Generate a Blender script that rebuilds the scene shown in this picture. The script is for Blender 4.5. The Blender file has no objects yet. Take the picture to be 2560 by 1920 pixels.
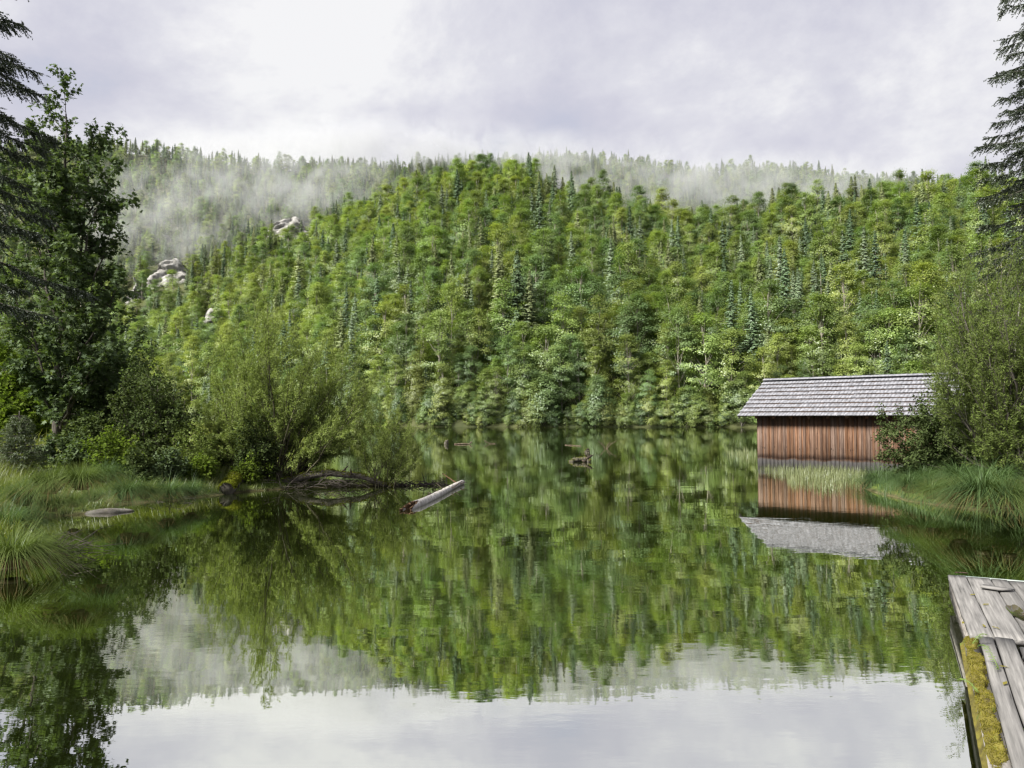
import bpy, math, random
import numpy as np
from mathutils import Vector, Matrix

scene = bpy.context.scene
COL = scene.collection
RS = np.random.RandomState(7)
random.seed(7)

# ------------------------------------------------------------------ camera
CAM_H, PITCH, FPX = 2.2, math.radians(2.76), 1828.0      # focal length in pixels of the 2560 px wide picture
cam_d = bpy.data.cameras.new("camera")
cam_d.sensor_fit = 'HORIZONTAL'
cam_d.sensor_width = 36.0
cam_d.lens = 36.0 * FPX / 2560.0
cam_d.clip_start = 0.05
cam_d.clip_end = 6000.0
cam = bpy.data.objects.new("camera", cam_d)
COL.objects.link(cam)
cam.location = (0, 0, CAM_H)
cam.rotation_euler = (math.pi / 2 + PITCH, 0, 0)
scene.camera = cam

# ------------------------------------------------------------------ world: Nishita sky behind broken cloud
SUN_EL, SUN_AZ = math.radians(43), math.radians(-126)     # azimuth clockwise from +Y: behind the camera, to the left
SUN_DIR = Vector((math.sin(SUN_AZ) * math.cos(SUN_EL), math.cos(SUN_AZ) * math.cos(SUN_EL), math.sin(SUN_EL)))
world = bpy.data.worlds.new("World")
scene.world = world
world.use_nodes = True
nt = world.node_tree
N, L = nt.nodes, nt.links
N.clear()
w_out = N.new('ShaderNodeOutputWorld')
w_bg = N.new('ShaderNodeBackground')
w_bg.inputs['Strength'].default_value = 0.1
sky = N.new('ShaderNodeTexSky')
sky.sky_type = 'NISHITA'
sky.sun_disc = False
sky.sun_elevation = SUN_EL
sky.sun_rotation = SUN_AZ
geo = N.new('ShaderNodeTexCoord')
mp = N.new('ShaderNodeMapping')
mp.inputs['Scale'].default_value = (1.0, 1.0, 1.45)
mp.inputs['Location'].default_value = (6.32, 9.62, 14.09)
L.new(geo.outputs['Generated'], mp.inputs['Vector'])
n1 = N.new('ShaderNodeTexNoise')
n1.inputs['Scale'].default_value = 3.0
n1.inputs['Detail'].default_value = 7
n1.inputs['Roughness'].default_value = 0.60
n1.inputs['Distortion'].default_value = 0.15
L.new(mp.outputs[0], n1.inputs['Vector'])
ramp = N.new('ShaderNodeValToRGB')
e = ramp.color_ramp.elements
e[0].position, e[0].color = 0.34, (0.56, 0.575, 0.685, 1)
e[1].position, e[1].color = 0.63, (0.90, 0.90, 0.92, 1)
m = ramp.color_ramp.elements.new(0.44); m.color = (0.635, 0.635, 0.73, 1)
m = ramp.color_ramp.elements.new(0.53); m.color = (0.73, 0.73, 0.80, 1)
L.new(n1.outputs['Fac'], ramp.inputs['Fac'])
gain = N.new('ShaderNodeMix'); gain.data_type = 'RGBA'; gain.blend_type = 'MULTIPLY'
gain.inputs[0].default_value = 1.0
gain.inputs[7].default_value = (3.75, 3.75, 3.75, 1)
L.new(ramp.outputs['Color'], gain.inputs[6])
cover = N.new('ShaderNodeMapRange')
cover.inputs['From Min'].default_value = 0.24
cover.inputs['From Max'].default_value = 0.40
cover.inputs['To Min'].default_value = 0.93
cover.inputs['To Max'].default_value = 1.0
L.new(n1.outputs['Fac'], cover.inputs['Value'])
wm = N.new('ShaderNodeMix'); wm.data_type = 'RGBA'
L.new(cover.outputs[0], wm.inputs[0])
L.new(sky.outputs[0], wm.inputs[6])
L.new(gain.outputs[2], wm.inputs[7])
L.new(wm.outputs[2], w_bg.inputs['Color'])
L.new(w_bg.outputs[0], w_out.inputs['Surface'])

sun_d = bpy.data.lights.new("sun", 'SUN')
sun_d.energy = 5.0
sun_d.angle = math.radians(14)
sun_d.color = (1.0, 0.955, 0.87)
sun = bpy.data.objects.new("sun", sun_d)
COL.objects.link(sun)
sun.rotation_euler = (-SUN_DIR).to_track_quat('-Z', 'Y').to_euler()

vs = scene.view_settings
vs.view_transform = 'Standard'
vs.look = 'None'
vs.exposure = 1.43
vs.gamma = 1.0
vs.use_curve_mapping = False
cy = scene.cycles
cy.max_bounces = 7
cy.diffuse_bounces = 3
cy.glossy_bounces = 3
cy.transmission_bounces = 4
cy.transparent_max_bounces = 8
cy.volume_bounces = 1
cy.volume_max_steps = 96
cy.volume_step_rate = 1.0
cy.caustics_reflective = False
cy.caustics_refractive = False
cy.sample_clamp_indirect = 6.0
cy.use_denoising = True
cy.denoiser = 'OPENIMAGEDENOISE'
cy.denoising_prefilter = 'ACCURATE'
cy.pixel_filter_type = 'BLACKMAN_HARRIS'
cy.filter_width = 1.35

# ------------------------------------------------------------------ helpers
def at(px, py, z=0.0):
    """point of the horizontal plane z seen at a pixel of the 2560 x 1920 photograph"""
    x, u = (px - 1280) / FPX, (960 - py) / FPX
    y = math.cos(PITCH) - u * math.sin(PITCH)
    zz = math.sin(PITCH) + u * math.cos(PITCH)
    t = (z - CAM_H) / zz
    return np.array((x * t, y * t, z))

def atd(px, py, d):
    """point at depth d (metres along +Y) seen at a pixel"""
    x, u = (px - 1280) / FPX, (960 - py) / FPX
    y = math.cos(PITCH) - u * math.sin(PITCH)
    zz = math.sin(PITCH) + u * math.cos(PITCH)
    return np.array((x / y * d, d, CAM_H + zz / y * d))

def mesh_np(name, V, faces, mats=None, fmat=None, smooth=False):
    """faces: list of int arrays (n, k); mats: list of materials; fmat: list of material indices, one per faces array"""
    me = bpy.data.meshes.new(name)
    V = np.asarray(V, dtype=np.float32).reshape(-1, 3)
    me.vertices.add(len(V))
    me.vertices.foreach_set('co', V.ravel())
    faces = [np.asarray(f, dtype=np.int32) for f in faces if len(f)]
    loops = np.concatenate([f.ravel() for f in faces])
    counts = np.concatenate([np.full(len(f), f.shape[1], dtype=np.int32) for f in faces])
    starts = np.zeros(len(counts), dtype=np.int32)
    starts[1:] = np.cumsum(counts)[:-1]
    me.loops.add(len(loops))
    me.loops.foreach_set('vertex_index', loops)
    me.polygons.add(len(counts))
    me.polygons.foreach_set('loop_start', starts)
    me.polygons.foreach_set('loop_total', counts)
    if mats:
        for mt in mats:
            me.materials.append(mt)
    if fmat is not None:
        mi = np.concatenate([np.full(len(f), k, dtype=np.int32) for f, k in zip(faces, fmat)])
        me.polygons.foreach_set('material_index', mi)
    if smooth:
        me.polygons.foreach_set('use_smooth', np.ones(len(counts), dtype=bool))
    me.update(calc_edges=True)
    return me

def obj(name, me, parent=None, loc=None, rot=None):
    o = bpy.data.objects.new(name, me)
    COL.objects.link(o)
    if parent is not None:
        o.parent = parent
    if loc is not None:
        o.location = loc
    if rot is not None:
        o.rotation_euler = rot
    return o

def tag(o, label=None, cat=None, group=None, kind=None):
    if label: o['label'] = label
    if cat: o['category'] = cat
    if group: o['group'] = group
    if kind: o['kind'] = kind
    return o

def empty(name, loc, label=None, cat=None, group=None, rz=0.0):
    o = bpy.data.objects.new(name, None)
    o.empty_display_size = 0.3
    COL.objects.link(o)
    o.location = loc
    o.rotation_euler = (0, 0, rz)
    return tag(o, label, cat, group)

class MB:
    """collects vertices and faces"""
    def __init__(s):
        s.V, s.F, s.n = [], {}, 0
    def add(s, V, F):
        V = np.asarray(V, dtype=float).reshape(-1, 3)
        F = np.asarray(F, dtype=int)
        s.V.append(V)
        s.F.setdefault(F.shape[1], []).append(F + s.n)
        s.n += len(V)
    def tube(s, pts, rad, sides=6, cap=True, jitter=0.0, rs=None):
        pts = np.asarray(pts, float); n = len(pts)
        rad = np.broadcast_to(np.asarray(rad, float), (n,))
        t = np.gradient(pts, axis=0)
        t /= np.linalg.norm(t, axis=1, keepdims=True) + 1e-9
        ref = np.array((0, 0, 1.0)) if abs(t[:, 2]).mean() < 0.8 else np.array((1.0, 0, 0))
        a = np.cross(t, ref); a /= np.linalg.norm(a, axis=1, keepdims=True) + 1e-9
        b = np.cross(t, a)
        th = np.linspace(0, 2 * np.pi, sides, endpoint=False)
        R = rad[:, None] * np.ones(sides)
        if jitter and rs is not None:
            R = R * (1 + jitter * rs.uniform(-1, 1, R.shape))
        V = pts[:, None, :] + R[..., None] * (np.cos(th)[None, :, None] * a[:, None, :] + np.sin(th)[None, :, None] * b[:, None, :])
        i = np.arange(n - 1)[:, None] * sides; j = np.arange(sides)[None, :]; j2 = (j + 1) % sides
        F = np.stack([i + j, i + j2, i + sides + j2, i + sides + j], -1).reshape(-1, 4)
        s.add(V.reshape(-1, 3), F)
        if cap:
            s.F.setdefault(sides, []).append(np.array([np.arange(sides)[::-1] + s.n - n * sides, np.arange(sides) + s.n - sides]))
    def box(s, c, half, ax=None):
        ax = np.eye(3) if ax is None else np.asarray(ax, float)
        sg = np.array([(x, y, z) for x in (-1, 1) for y in (-1, 1) for z in (-1, 1)], float)
        V = np.asarray(c, float) + (sg * np.asarray(half, float)) @ ax
        s.add(V, [(0, 1, 3, 2), (4, 6, 7, 5), (0, 4, 5, 1), (2, 3, 7, 6), (0, 2, 6, 4), (1, 5, 7, 3)])
    def build(s, name, mats=None, smooth=False):
        mats = mats if isinstance(mats, (list, tuple)) else ([mats] if mats else None)
        return mesh_np(name, np.concatenate(s.V), [np.concatenate(f) for f in s.F.values()], mats, None, smooth)

def unit(v):
    v = np.asarray(v, float)
    return v / (np.linalg.norm(v, axis=-1, keepdims=True) + 1e-9)

# smooth value noise, used for terrain and shapes
_T = np.random.RandomState(3).rand(64, 64, 64).astype(np.float32)
def vnoise(p, scale=1.0):
    p = np.asarray(p, float) * scale
    if p.shape[-1] == 2:
        p = np.concatenate([p, np.zeros(p.shape[:-1] + (1,))], -1)
    i = np.floor(p).astype(int); f = p - i
    f = f * f * (3 - 2 * f); i &= 63; k = (i + 1) & 63
    x0, y0, z0 = i[..., 0], i[..., 1], i[..., 2]; x1, y1, z1 = k[..., 0], k[..., 1], k[..., 2]
    fx, fy, fz = f[..., 0], f[..., 1], f[..., 2]
    c = lambda a, b, t: a + (b - a) * t
    v0 = c(c(_T[x0, y0, z0], _T[x1, y0, z0], fx), c(_T[x0, y1, z0], _T[x1, y1, z0], fx), fy)
    v1 = c(c(_T[x0, y0, z1], _T[x1, y0, z1], fx), c(_T[x0, y1, z1], _T[x1, y1, z1], fx), fy)
    return c(v0, v1, fz) * 2 - 1
def fbm(p, scale=1.0, octv=4, gain=0.5):
    s, a = 0.0, 1.0
    for k in range(octv):
        s = s + a * vnoise(np.asarray(p) + 17.3 * k, scale * 2 ** k); a *= gain
    return s

# ------------------------------------------------------------------ materials
def new_mat(name):
    mt = bpy.data.materials.new(name)
    mt.use_nodes = True
    nt = mt.node_tree
    nt.nodes.clear()
    out = nt.nodes.new('ShaderNodeOutputMaterial')
    return mt, nt, nt.nodes, nt.links, out

def leaf_mat(name, c_dark, c_light, trans=0.35, gloss=0.06, rough=0.45, patch=0.0, hue=0.0):
    """leaf colour between two greens, picked by island/instance random and patches of noise"""
    mt, nt, N, L, out = new_mat(name)
    gi = N.new('ShaderNodeNewGeometry')
    oi = N.new('ShaderNodeObjectInfo')
    tc = N.new('ShaderNodeTexCoord')
    no = N.new('ShaderNodeTexNoise'); no.inputs['Scale'].default_value = 0.9 if patch == 0 else patch
    no.inputs['Detail'].default_value = 3
    L.new(tc.outputs['Object'], no.inputs['Vector'])
    ad = N.new('ShaderNodeMath'); ad.operation = 'MULTIPLY_ADD'
    ad.inputs[1].default_value = 0.45
    L.new(gi.outputs['Random Per Island'], ad.inputs[0])
    mr = N.new('ShaderNodeMapRange'); mr.inputs['From Min'].default_value = 0.3; mr.inputs['From Max'].default_value = 0.7
    mr.inputs['To Min'].default_value = 0.0; mr.inputs['To Max'].default_value = 0.55
    L.new(no.outputs['Fac'], mr.inputs['Value'])
    L.new(mr.outputs[0], ad.inputs[2])
    mx = N.new('ShaderNodeMix'); mx.data_type = 'RGBA'
    mx.inputs[6].default_value = (*c_dark, 1); mx.inputs[7].default_value = (*c_light, 1)
    L.new(ad.outputs[0], mx.inputs[0])
    hs = N.new('ShaderNodeHueSaturation')
    L.new(mx.outputs[2], hs.inputs['Color'])
    if hue:
        h = N.new('ShaderNodeMapRange'); h.inputs['To Min'].default_value = 0.5 - hue; h.inputs['To Max'].default_value = 0.5 + hue
        L.new(oi.outputs['Random'], h.inputs['Value']); L.new(h.outputs[0], hs.inputs['Hue'])
        wn = N.new('ShaderNodeTexWhiteNoise'); wn.noise_dimensions = '1D'
        L.new(oi.outputs['Random'], wn.inputs['W'])
        v = N.new('ShaderNodeMapRange'); v.inputs['To Min'].default_value = 0.74; v.inputs['To Max'].default_value = 1.30
        L.new(wn.outputs['Value'], v.inputs['Value']); L.new(v.outputs[0], hs.inputs['Value'])
    df = N.new('ShaderNodeBsdfDiffuse'); tr = N.new('ShaderNodeBsdfTranslucent')
    L.new(hs.outputs[0], df.inputs['Color'])
    tg = N.new('ShaderNodeMix'); tg.data_type = 'RGBA'; tg.blend_type = 'MULTIPLY'; tg.inputs[0].default_value = 1
    tg.inputs[7].default_value = (1.15, 1.25, 0.55, 1)
    L.new(hs.outputs[0], tg.inputs[6]); L.new(tg.outputs[2], tr.inputs['Color'])
    m1 = N.new('ShaderNodeMixShader'); m1.inputs[0].default_value = trans
    L.new(df.outputs[0], m1.inputs[1]); L.new(tr.outputs[0], m1.inputs[2])
    last = m1
    if gloss:
        gl = N.new('ShaderNodeBsdfGlossy'); gl.inputs['Roughness'].default_value = rough
        gl.inputs['Color'].default_value = (0.9, 0.95, 1, 1)
        m2 = N.new('ShaderNodeMixShader'); m2.inputs[0].default_value = gloss
        L.new(m1.outputs[0], m2.inputs[1]); L.new(gl.outputs[0], m2.inputs[2]); last = m2
    L.new(last.outputs[0], out.inputs['Surface'])
    return mt

def rough_mat(name, c1, c2, scale=4.0, stretch=(1, 1, 1), rough=0.85, bump=0.3, c3=None, dist=0.02, detail=6, rnd=0.0, spec=0.2, contrast=(0.35, 0.65), c0=None):
    """two/three tone noise material with relief; rnd varies the brightness from piece to piece"""
    mt, nt, N, L, out = new_mat(name)
    tc = N.new('ShaderNodeTexCoord'); mp = N.new('ShaderNodeMapping'); mp.inputs['Scale'].default_value = stretch
    L.new(tc.outputs['Object'], mp.inputs['Vector'])
    oi = N.new('ShaderNodeObjectInfo')
    vm = N.new('ShaderNodeVectorMath'); vm.operation = 'MULTIPLY_ADD'
    cb = N.new('ShaderNodeCombineXYZ')
    for k in range(3): L.new(oi.outputs['Random'], cb.inputs[k])
    vm.inputs[1].default_value = (37.0, 21.0, 53.0)
    L.new(cb.outputs[0], vm.inputs[0]); L.new(mp.outputs[0], vm.inputs[2])
    no = N.new('ShaderNodeTexNoise'); no.inputs['Scale'].default_value = scale; no.inputs['Detail'].default_value = detail
    no.inputs['Roughness'].default_value = 0.6
    L.new(vm.outputs[0], no.inputs['Vector'])
    rp = N.new('ShaderNodeValToRGB'); e = rp.color_ramp.elements
    e[0].position, e[0].color = contrast[0], (*c1, 1); e[1].position, e[1].color = contrast[1], (*c2, 1)
    if c3 is not None:
        q = rp.color_ramp.elements.new(min(contrast[1] + 0.12, 0.98)); q.color = (*c3, 1)
    if c0 is not None:
        q = rp.color_ramp.elements.new(contrast[0] - 0.035); q.color = (*c0, 1)
    L.new(no.outputs['Fac'], rp.inputs['Fac'])
    col = rp.outputs['Color']
    if rnd:
        hs = N.new('ShaderNodeHueSaturation')
        v = N.new('ShaderNodeMapRange'); v.inputs['To Min'].default_value = 1 - rnd; v.inputs['To Max'].default_value = 1 + rnd
        L.new(oi.outputs['Random'], v.inputs['Value']); L.new(v.outputs[0], hs.inputs['Value']); L.new(col, hs.inputs['Color'])
        col = hs.outputs[0]
    b = N.new('ShaderNodeBsdfPrincipled')
    L.new(col, b.inputs['Base Color']); b.inputs['Roughness'].default_value = rough
    b.inputs['Specular IOR Level'].default_value = spec
    if bump:
        bp = N.new('ShaderNodeBump'); bp.inputs['Strength'].default_value = bump; bp.inputs['Distance'].default_value = dist
        L.new(no.outputs['Fac'], bp.inputs['Height']); L.new(bp.outputs[0], b.inputs['Normal'])
    L.new(b.outputs[0], out.inputs['Surface'])
    return mt

M_bark = rough_mat('bark', (0.030, 0.026, 0.021), (0.11, 0.10, 0.085), 6, (3, 3, 0.8), bump=0.6)
M_farbark = rough_mat('pale_far_bark', (0.14, 0.125, 0.10), (0.34, 0.32, 0.27), 1.2, bump=0)
M_twig = rough_mat('willow_twig', (0.030, 0.028, 0.016), (0.070, 0.066, 0.038), 8, bump=0)

# ------------------------------------------------------------------ the lie of the land
LEFT_SHORE = [tuple(at(*p)[:2]) for p in ((7, 1428), (90, 1406), (72, 1316), (108, 1294), (202, 1287), (304, 1278), (282, 1263), (347, 1258), (441, 1252), (524, 1240), (564, 1236), (622, 1229))]
LEFT_SHORE += [(-7.4, 22.9), (-6.6, 23.6), (-5.2, 24.0), (-4.0, 24.1), (-3.0, 24.35), (-4.2, 24.6), (-6.0, 24.9), (-7.6, 25.6), (-9.2, 29), (-11.5, 40), (-15, 62), (-24, 105), (-40, 160), (-62, 215), (-75, 270), (-700, 300), (-700, -60), (-60, -60), (-12, -8), (-9, 5), (-8.2, 9.2)]
RIGHT_SHORE = [tuple(at(*p)[:2]) for p in ((2150, 1220), (2200, 1235), (2274, 1254), (2384, 1268), (2560, 1289))]
RIGHT_SHORE += [(13.2, 14.6), (17, 10), (24, 2), (40, -60), (700, -60), (700, 130), (160, 130), (95, 122), (48, 75), (27, 42), (20.5, 32), (17.0, 28.6), (13.6, 26.2)]

def sdist(P, poly):
    """signed distance to a polygon, positive inside"""
    P = np.asarray(P, float); poly = np.asarray(poly, float)
    best = np.full(P.shape[:-1], 1e9); ins = np.zeros(P.shape[:-1], bool)
    for k in range(len(poly)):
        a, b = poly[k], poly[(k + 1) % len(poly)]
        ab = b - a
        t = np.clip(((P - a) @ ab) / (ab @ ab), 0, 1)
        d = np.linalg.norm(P - a - t[..., None] * ab, axis=-1)
        best = np.minimum(best, d)
        c = (a[1] > P[..., 1]) != (b[1] > P[..., 1])
        xi = a[0] + (P[..., 1] - a[1]) / (b[1] - a[1] + 1e-12) * ab[0]
        ins ^= c & (P[..., 0] < xi)
    return np.where(ins, best, -best)

def px_u(px): return (px - 1280) / FPX
def el(py):   # tangent of the elevation angle of a picture row
    return math.tan(math.atan((960 - py) / FPX) + PITCH)
_u = lambda *p: np.array([px_u(a) for a in p])
SH_U, SH_Y = _u(-400, 300, 600, 850, 1000, 1280, 1800, 2200, 2560, 3200), np.array((330, 310, 275, 235, 212, 200, 196, 175, 150, 140.))
FR_PX = (-400, 200, 450, 700, 850, 1000, 1100, 1200, 1300, 1420, 1560, 1680, 1770, 1880, 2030, 2220, 2400, 2560, 3200)
FR_U = _u(*FR_PX)
FR_E = np.array([el(v) for v in (930, 880, 800, 650, 555, 470, 430, 418, 432, 482, 495, 505, 515, 500, 480, 468, 450, 430, 400)])
FR_Y = np.array((480, 500, 500, 500, 500, 490, 480, 475, 470, 455, 440, 425, 415, 400, 385, 365, 345, 330, 320.))
BK_PX = (-400, 230, 450, 600, 750, 1000, 1300, 1420, 1560, 1700, 1760, 1860, 1960, 2100, 2300, 2560, 3200)
BK_U = _u(*BK_PX)
BK_E = np.array([el(v) for v in (330, 335, 352, 372, 384, 390, 376, 368, 376, 388, 402, 394, 393, 414, 432, 440, 440)])
BK_Y = np.array((800, 820, 830, 840, 860, 900, 960, 980, 990, 1000, 1000, 990, 980, 960, 940, 930, 930.))
TREE_H = 21.0

def height(x, y):
    x = np.asarray(x, float); y = np.asarray(y, float)
    P = np.stack([x, y], -1)
    u = x / np.maximum(y, 30.0)
    sl, sr = sdist(P, LEFT_SHORE), sdist(P, RIGHT_SHORE)
    s = np.maximum(sl, sr)
    nz = fbm(P, 0.35, 3) * 0.10
    land = 1.15 * (1 - np.exp(-np.maximum(s, 0) / 4.2)) + nz * np.clip(s, 0, 1) + 0.10 * np.clip(s / 0.25, 0, 1)
    bed = -np.minimum(2.2, 0.10 + 0.20 * np.maximum(-s, 0)) + nz * 0.4
    z = np.where(s > 0, land, bed)
    ys = np.interp(u, SH_U, SH_Y) + 5 * vnoise(P, 0.05)
    yf = np.interp(u, FR_U, FR_Y); hf = np.interp(u, FR_U, FR_E) * yf + CAM_H - TREE_H
    yb = np.interp(u, BK_U, BK_Y); hb = np.interp(u, BK_U, BK_E) * yb + CAM_H - TREE_H
    # hollow between the two ridges on the right, open slope on the left
    dip = np.interp(u, _u(600, 950, 1300, 1800, 2560), (0.0, 0.25, 0.8, 1.0, 0.8))
    ym = yf + (yb - yf) * 0.35
    hm = (hf + (hb - hf) * 0.35) * (1 - dip) + (hf - 12) * dip
    def seg(y, ya, yb_, ha, hb_):
        return ha + (hb_ - ha) * np.clip((y - ya) / np.maximum(yb_ - ya, 1), 0, 1)
    h = np.where(y < yf, seg(y, ys, yf, 0.6, hf), np.where(y < ym, seg(y, yf, ym, hf, hm), np.where(y < yb, seg(y, ym, yb, hm, hb), hb - 0.25 * (y - yb))))
    k = np.clip((y - ys) / 60, 0, 1) * np.clip((yb - y) / 80 + 0.35, 0.35, 1)
    h = h + k * (7 * fbm(P, 0.011, 3) + 2.5 * vnoise(P, 0.06))
    rise = np.clip((y - ys) / 6.0, 0, 1)
    return np.where(y > ys, np.maximum(z * (1 - rise) + np.maximum(h, 0.4) * rise, -2.2), z)
# ------------------------------------------------------------------ ground, lake
def ground_mat():
    mt, nt, N, L, out = new_mat('shore_soil_and_turf')
    g = N.new('ShaderNodeNewGeometry'); sx = N.new('ShaderNodeSeparateXYZ'); L.new(g.outputs['Position'], sx.inputs[0])
    no = N.new('ShaderNodeTexNoise'); no.inputs['Scale'].default_value = 1.6; no.inputs['Detail'].default_value = 8
    L.new(g.outputs['Position'], no.inputs['Vector'])
    soil = N.new('ShaderNodeValToRGB'); e = soil.color_ramp.elements
    e[0].position, e[0].color = 0.35, (0.030, 0.026, 0.016, 1); e[1].position, e[1].color = 0.68, (0.085, 0.072, 0.048, 1)
    L.new(no.outputs['Fac'], soil.inputs['Fac'])
    turf = N.new('ShaderNodeValToRGB'); e = turf.color_ramp.elements
    e[0].position, e[0].color = 0.35, (0.055, 0.085, 0.018, 1); e[1].position, e[1].color = 0.68, (0.13, 0.165, 0.040, 1)
    L.new(no.outputs['Fac'], turf.inputs['Fac'])
    silt = N.new('ShaderNodeValToRGB'); e = silt.color_ramp.elements
    e[0].position, e[0].color = 0.33, (0.075, 0.080, 0.022, 1); e[1].position, e[1].color = 0.70, (0.19, 0.18, 0.070, 1)
    L.new(no.outputs['Fac'], silt.inputs['Fac'])
    a = N.new('ShaderNodeMapRange'); a.inputs['From Min'].default_value = -0.05; a.inputs['From Max'].default_value = 0.03
    L.new(sx.outputs['Z'], a.inputs['Value'])
    m1 = N.new('ShaderNodeMix'); m1.data_type = 'RGBA'; L.new(a.outputs[0], m1.inputs[0]); L.new(silt.outputs[0], m1.inputs[6]); L.new(soil.outputs[0], m1.inputs[7])
    b = N.new('ShaderNodeMapRange'); b.inputs['From Min'].default_value = 0.02; b.inputs['From Max'].default_value = 0.13
    L.new(sx.outputs['Z'], b.inputs['Value'])
    m2 = N.new('ShaderNodeMix'); m2.data_type = 'RGBA'; L.new(b.outputs[0], m2.inputs[0]); L.new(m1.outputs[2], m2.inputs[6]); L.new(turf.outputs[0], m2.inputs[7])
    bs = N.new('ShaderNodeBsdfDiffuse'); L.new(m2.outputs[2], bs.inputs['Color'])
    L.new(bs.outputs[0], out.inputs['Surface'])
    return mt
M_ground = ground_mat()
M_forestfloor = rough_mat('forest_floor', (0.020, 0.028, 0.010), (0.070, 0.075, 0.030), 0.08, bump=0, detail=8)

def grid_mesh(name, X, Y, Z, mat):
    n, k = X.shape
    i = np.arange(n - 1)[:, None] * k; j = np.arange(k - 1)[None, :]
    F = np.stack([i + j, i + j + 1, i + k + j + 1, i + k + j], -1).reshape(-1, 4)
    return mesh_np(name, np.stack([X, Y, Z], -1).reshape(-1, 3), [F], [mat], None, True)

gx = np.concatenate([np.linspace(-110, -22, 45)[:-1], np.arange(-22, 22, 0.30), np.linspace(22, 110, 45)])
gy = np.concatenate([np.linspace(-50, 4, 30)[:-1], np.arange(4, 34, 0.30), np.linspace(34, 76, 50)])
Xg, Yg = np.meshgrid(gx, gy, indexing='ij')
ground = obj('shore_ground', grid_mesh('shore_ground', Xg, Yg, height(Xg, Yg), M_ground))
tag(ground, 'grassy banks and olive silt bed round the near end of the lake', kind='structure')

ug = np.linspace(-1.25, 1.25, 200)
yg = np.concatenate([np.linspace(74, 240, 90)[:-1], np.linspace(240, 1300, 140)])
Ug, Y2 = np.meshgrid(ug, yg, indexing='ij')
X2 = Ug * Y2
Z2 = height(X2, Y2)
Z2[:, 0] -= 0.05
hill_me = grid_mesh('hillside', X2, Y2, Z2, M_forestfloor)
hill_me.materials.append(M_ground)
yc = np.repeat((np.arange(len(yg) - 1)[None, :]), len(ug) - 1, 0).ravel()
zc = (Z2[:-1, :-1] + Z2[1:, 1:]).ravel() / 2
hill_me.polygons.foreach_set('material_index', np.where((zc < 1.6) & ((X2[:-1, :-1] / Y2[:-1, :-1]).ravel() < -0.17), 1, 0).astype(np.int32))
hill = obj('hillside', hill_me)
tag(hill, 'steep wooded hillside rising behind the far shore', kind='structure')

def water_mat():
    mt, nt, N, L, out = new_mat('lake_water')
    g = N.new('ShaderNodeNewGeometry')
    def noise(scale, sc3, detail=3, rough=0.5):
        mp = N.new('ShaderNodeMapping'); mp.inputs['Scale'].default_value = sc3
        L.new(g.outputs['Position'], mp.inputs['Vector'])
        n = N.new('ShaderNodeTexNoise'); n.inputs['Scale'].default_value = scale; n.inputs['Detail'].default_value = detail; n.inputs['Roughness'].default_value = rough
        L.new(mp.outputs[0], n.inputs['Vector']); return n.outputs['Fac']
    patch = noise(0.16, (1, 1, 1), 2)
    pm = N.new('ShaderNodeMapRange'); pm.inputs['From Min'].default_value = 0.42; pm.inputs['From Max'].default_value = 0.64
    pm.inputs['To Min'].default_value = 0.25; pm.inputs['To Max'].default_value = 1.0
    L.new(patch, pm.inputs['Value'])
    swell = noise(0.9, (0.7, 1.5, 1), 2)
    ripple = noise(4.5, (0.6, 1.6, 1), 3)
    r2 = N.new('ShaderNodeMath'); r2.operation = 'MULTIPLY'; L.new(ripple, r2.inputs[0]); L.new(pm.outputs[0], r2.inputs[1])
    h = N.new('ShaderNodeMath'); h.operation = 'MULTIPLY_ADD'; h.inputs[1].default_value = 1.1
    L.new(swell, h.inputs[0]); 
    r3 = N.new('ShaderNodeMath'); r3.operation = 'MULTIPLY'; r3.inputs[1].default_value = 0.55; L.new(r2.outputs[0], r3.inputs[0])
    L.new(r3.outputs[0], h.inputs[2])
    bp = N.new('ShaderNodeBump'); bp.inputs['Strength'].default_value = 1.0; bp.inputs['Distance'].default_value = 0.0017
    L.new(h.outputs[0], bp.inputs['Height'])
    fr = N.new('ShaderNodeFresnel'); fr.inputs['IOR'].default_value = 1.333; L.new(bp.outputs[0], fr.inputs['Normal'])
    mr = N.new('ShaderNodeMapRange'); mr.inputs['From Min'].default_value = 0.02; mr.inputs['From Max'].default_value = 0.55
    mr.inputs['To Min'].default_value = 0.36; mr.inputs['To Max'].default_value = 0.82
    L.new(fr.outputs[0], mr.inputs['Value'])
    gl = N.new('ShaderNodeBsdfGlossy'); gl.inputs['Roughness'].default_value = 0.0; gl.inputs['Color'].default_value = (0.97, 0.98, 0.93, 1)
    L.new(bp.outputs[0], gl.inputs['Normal'])
    tr = N.new('ShaderNodeBsdfTransparent'); tr.inputs['Color'].default_value = (0.50, 0.56, 0.26, 1)
    df = N.new('ShaderNodeBsdfDiffuse'); df.inputs['Color'].default_value = (0.016, 0.024, 0.005, 1)
    m1 = N.new('ShaderNodeMixShader'); m1.inputs[0].default_value = 0.55
    L.new(tr.outputs[0], m1.inputs[1]); L.new(df.outputs[0], m1.inputs[2])
    m2 = N.new('ShaderNodeMixShader'); L.new(mr.outputs[0], m2.inputs[0]); L.new(m1.outputs[0], m2.inputs[1]); L.new(gl.outputs[0], m2.inputs[2])
    L.new(m2.outputs[0], out.inputs['Surface'])
    return mt
wx = np.linspace(-420, 420, 30); wy = np.linspace(-50, 345, 16)
Xw, Yw = np.meshgrid(wx, wy, indexing='ij')
lake = obj('lake_water', grid_mesh('lake_water', Xw, Yw, np.zeros_like(Xw), water_mat()))
tag(lake, 'calm green lake mirroring the forest and the cloudy sky', kind='structure')

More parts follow.
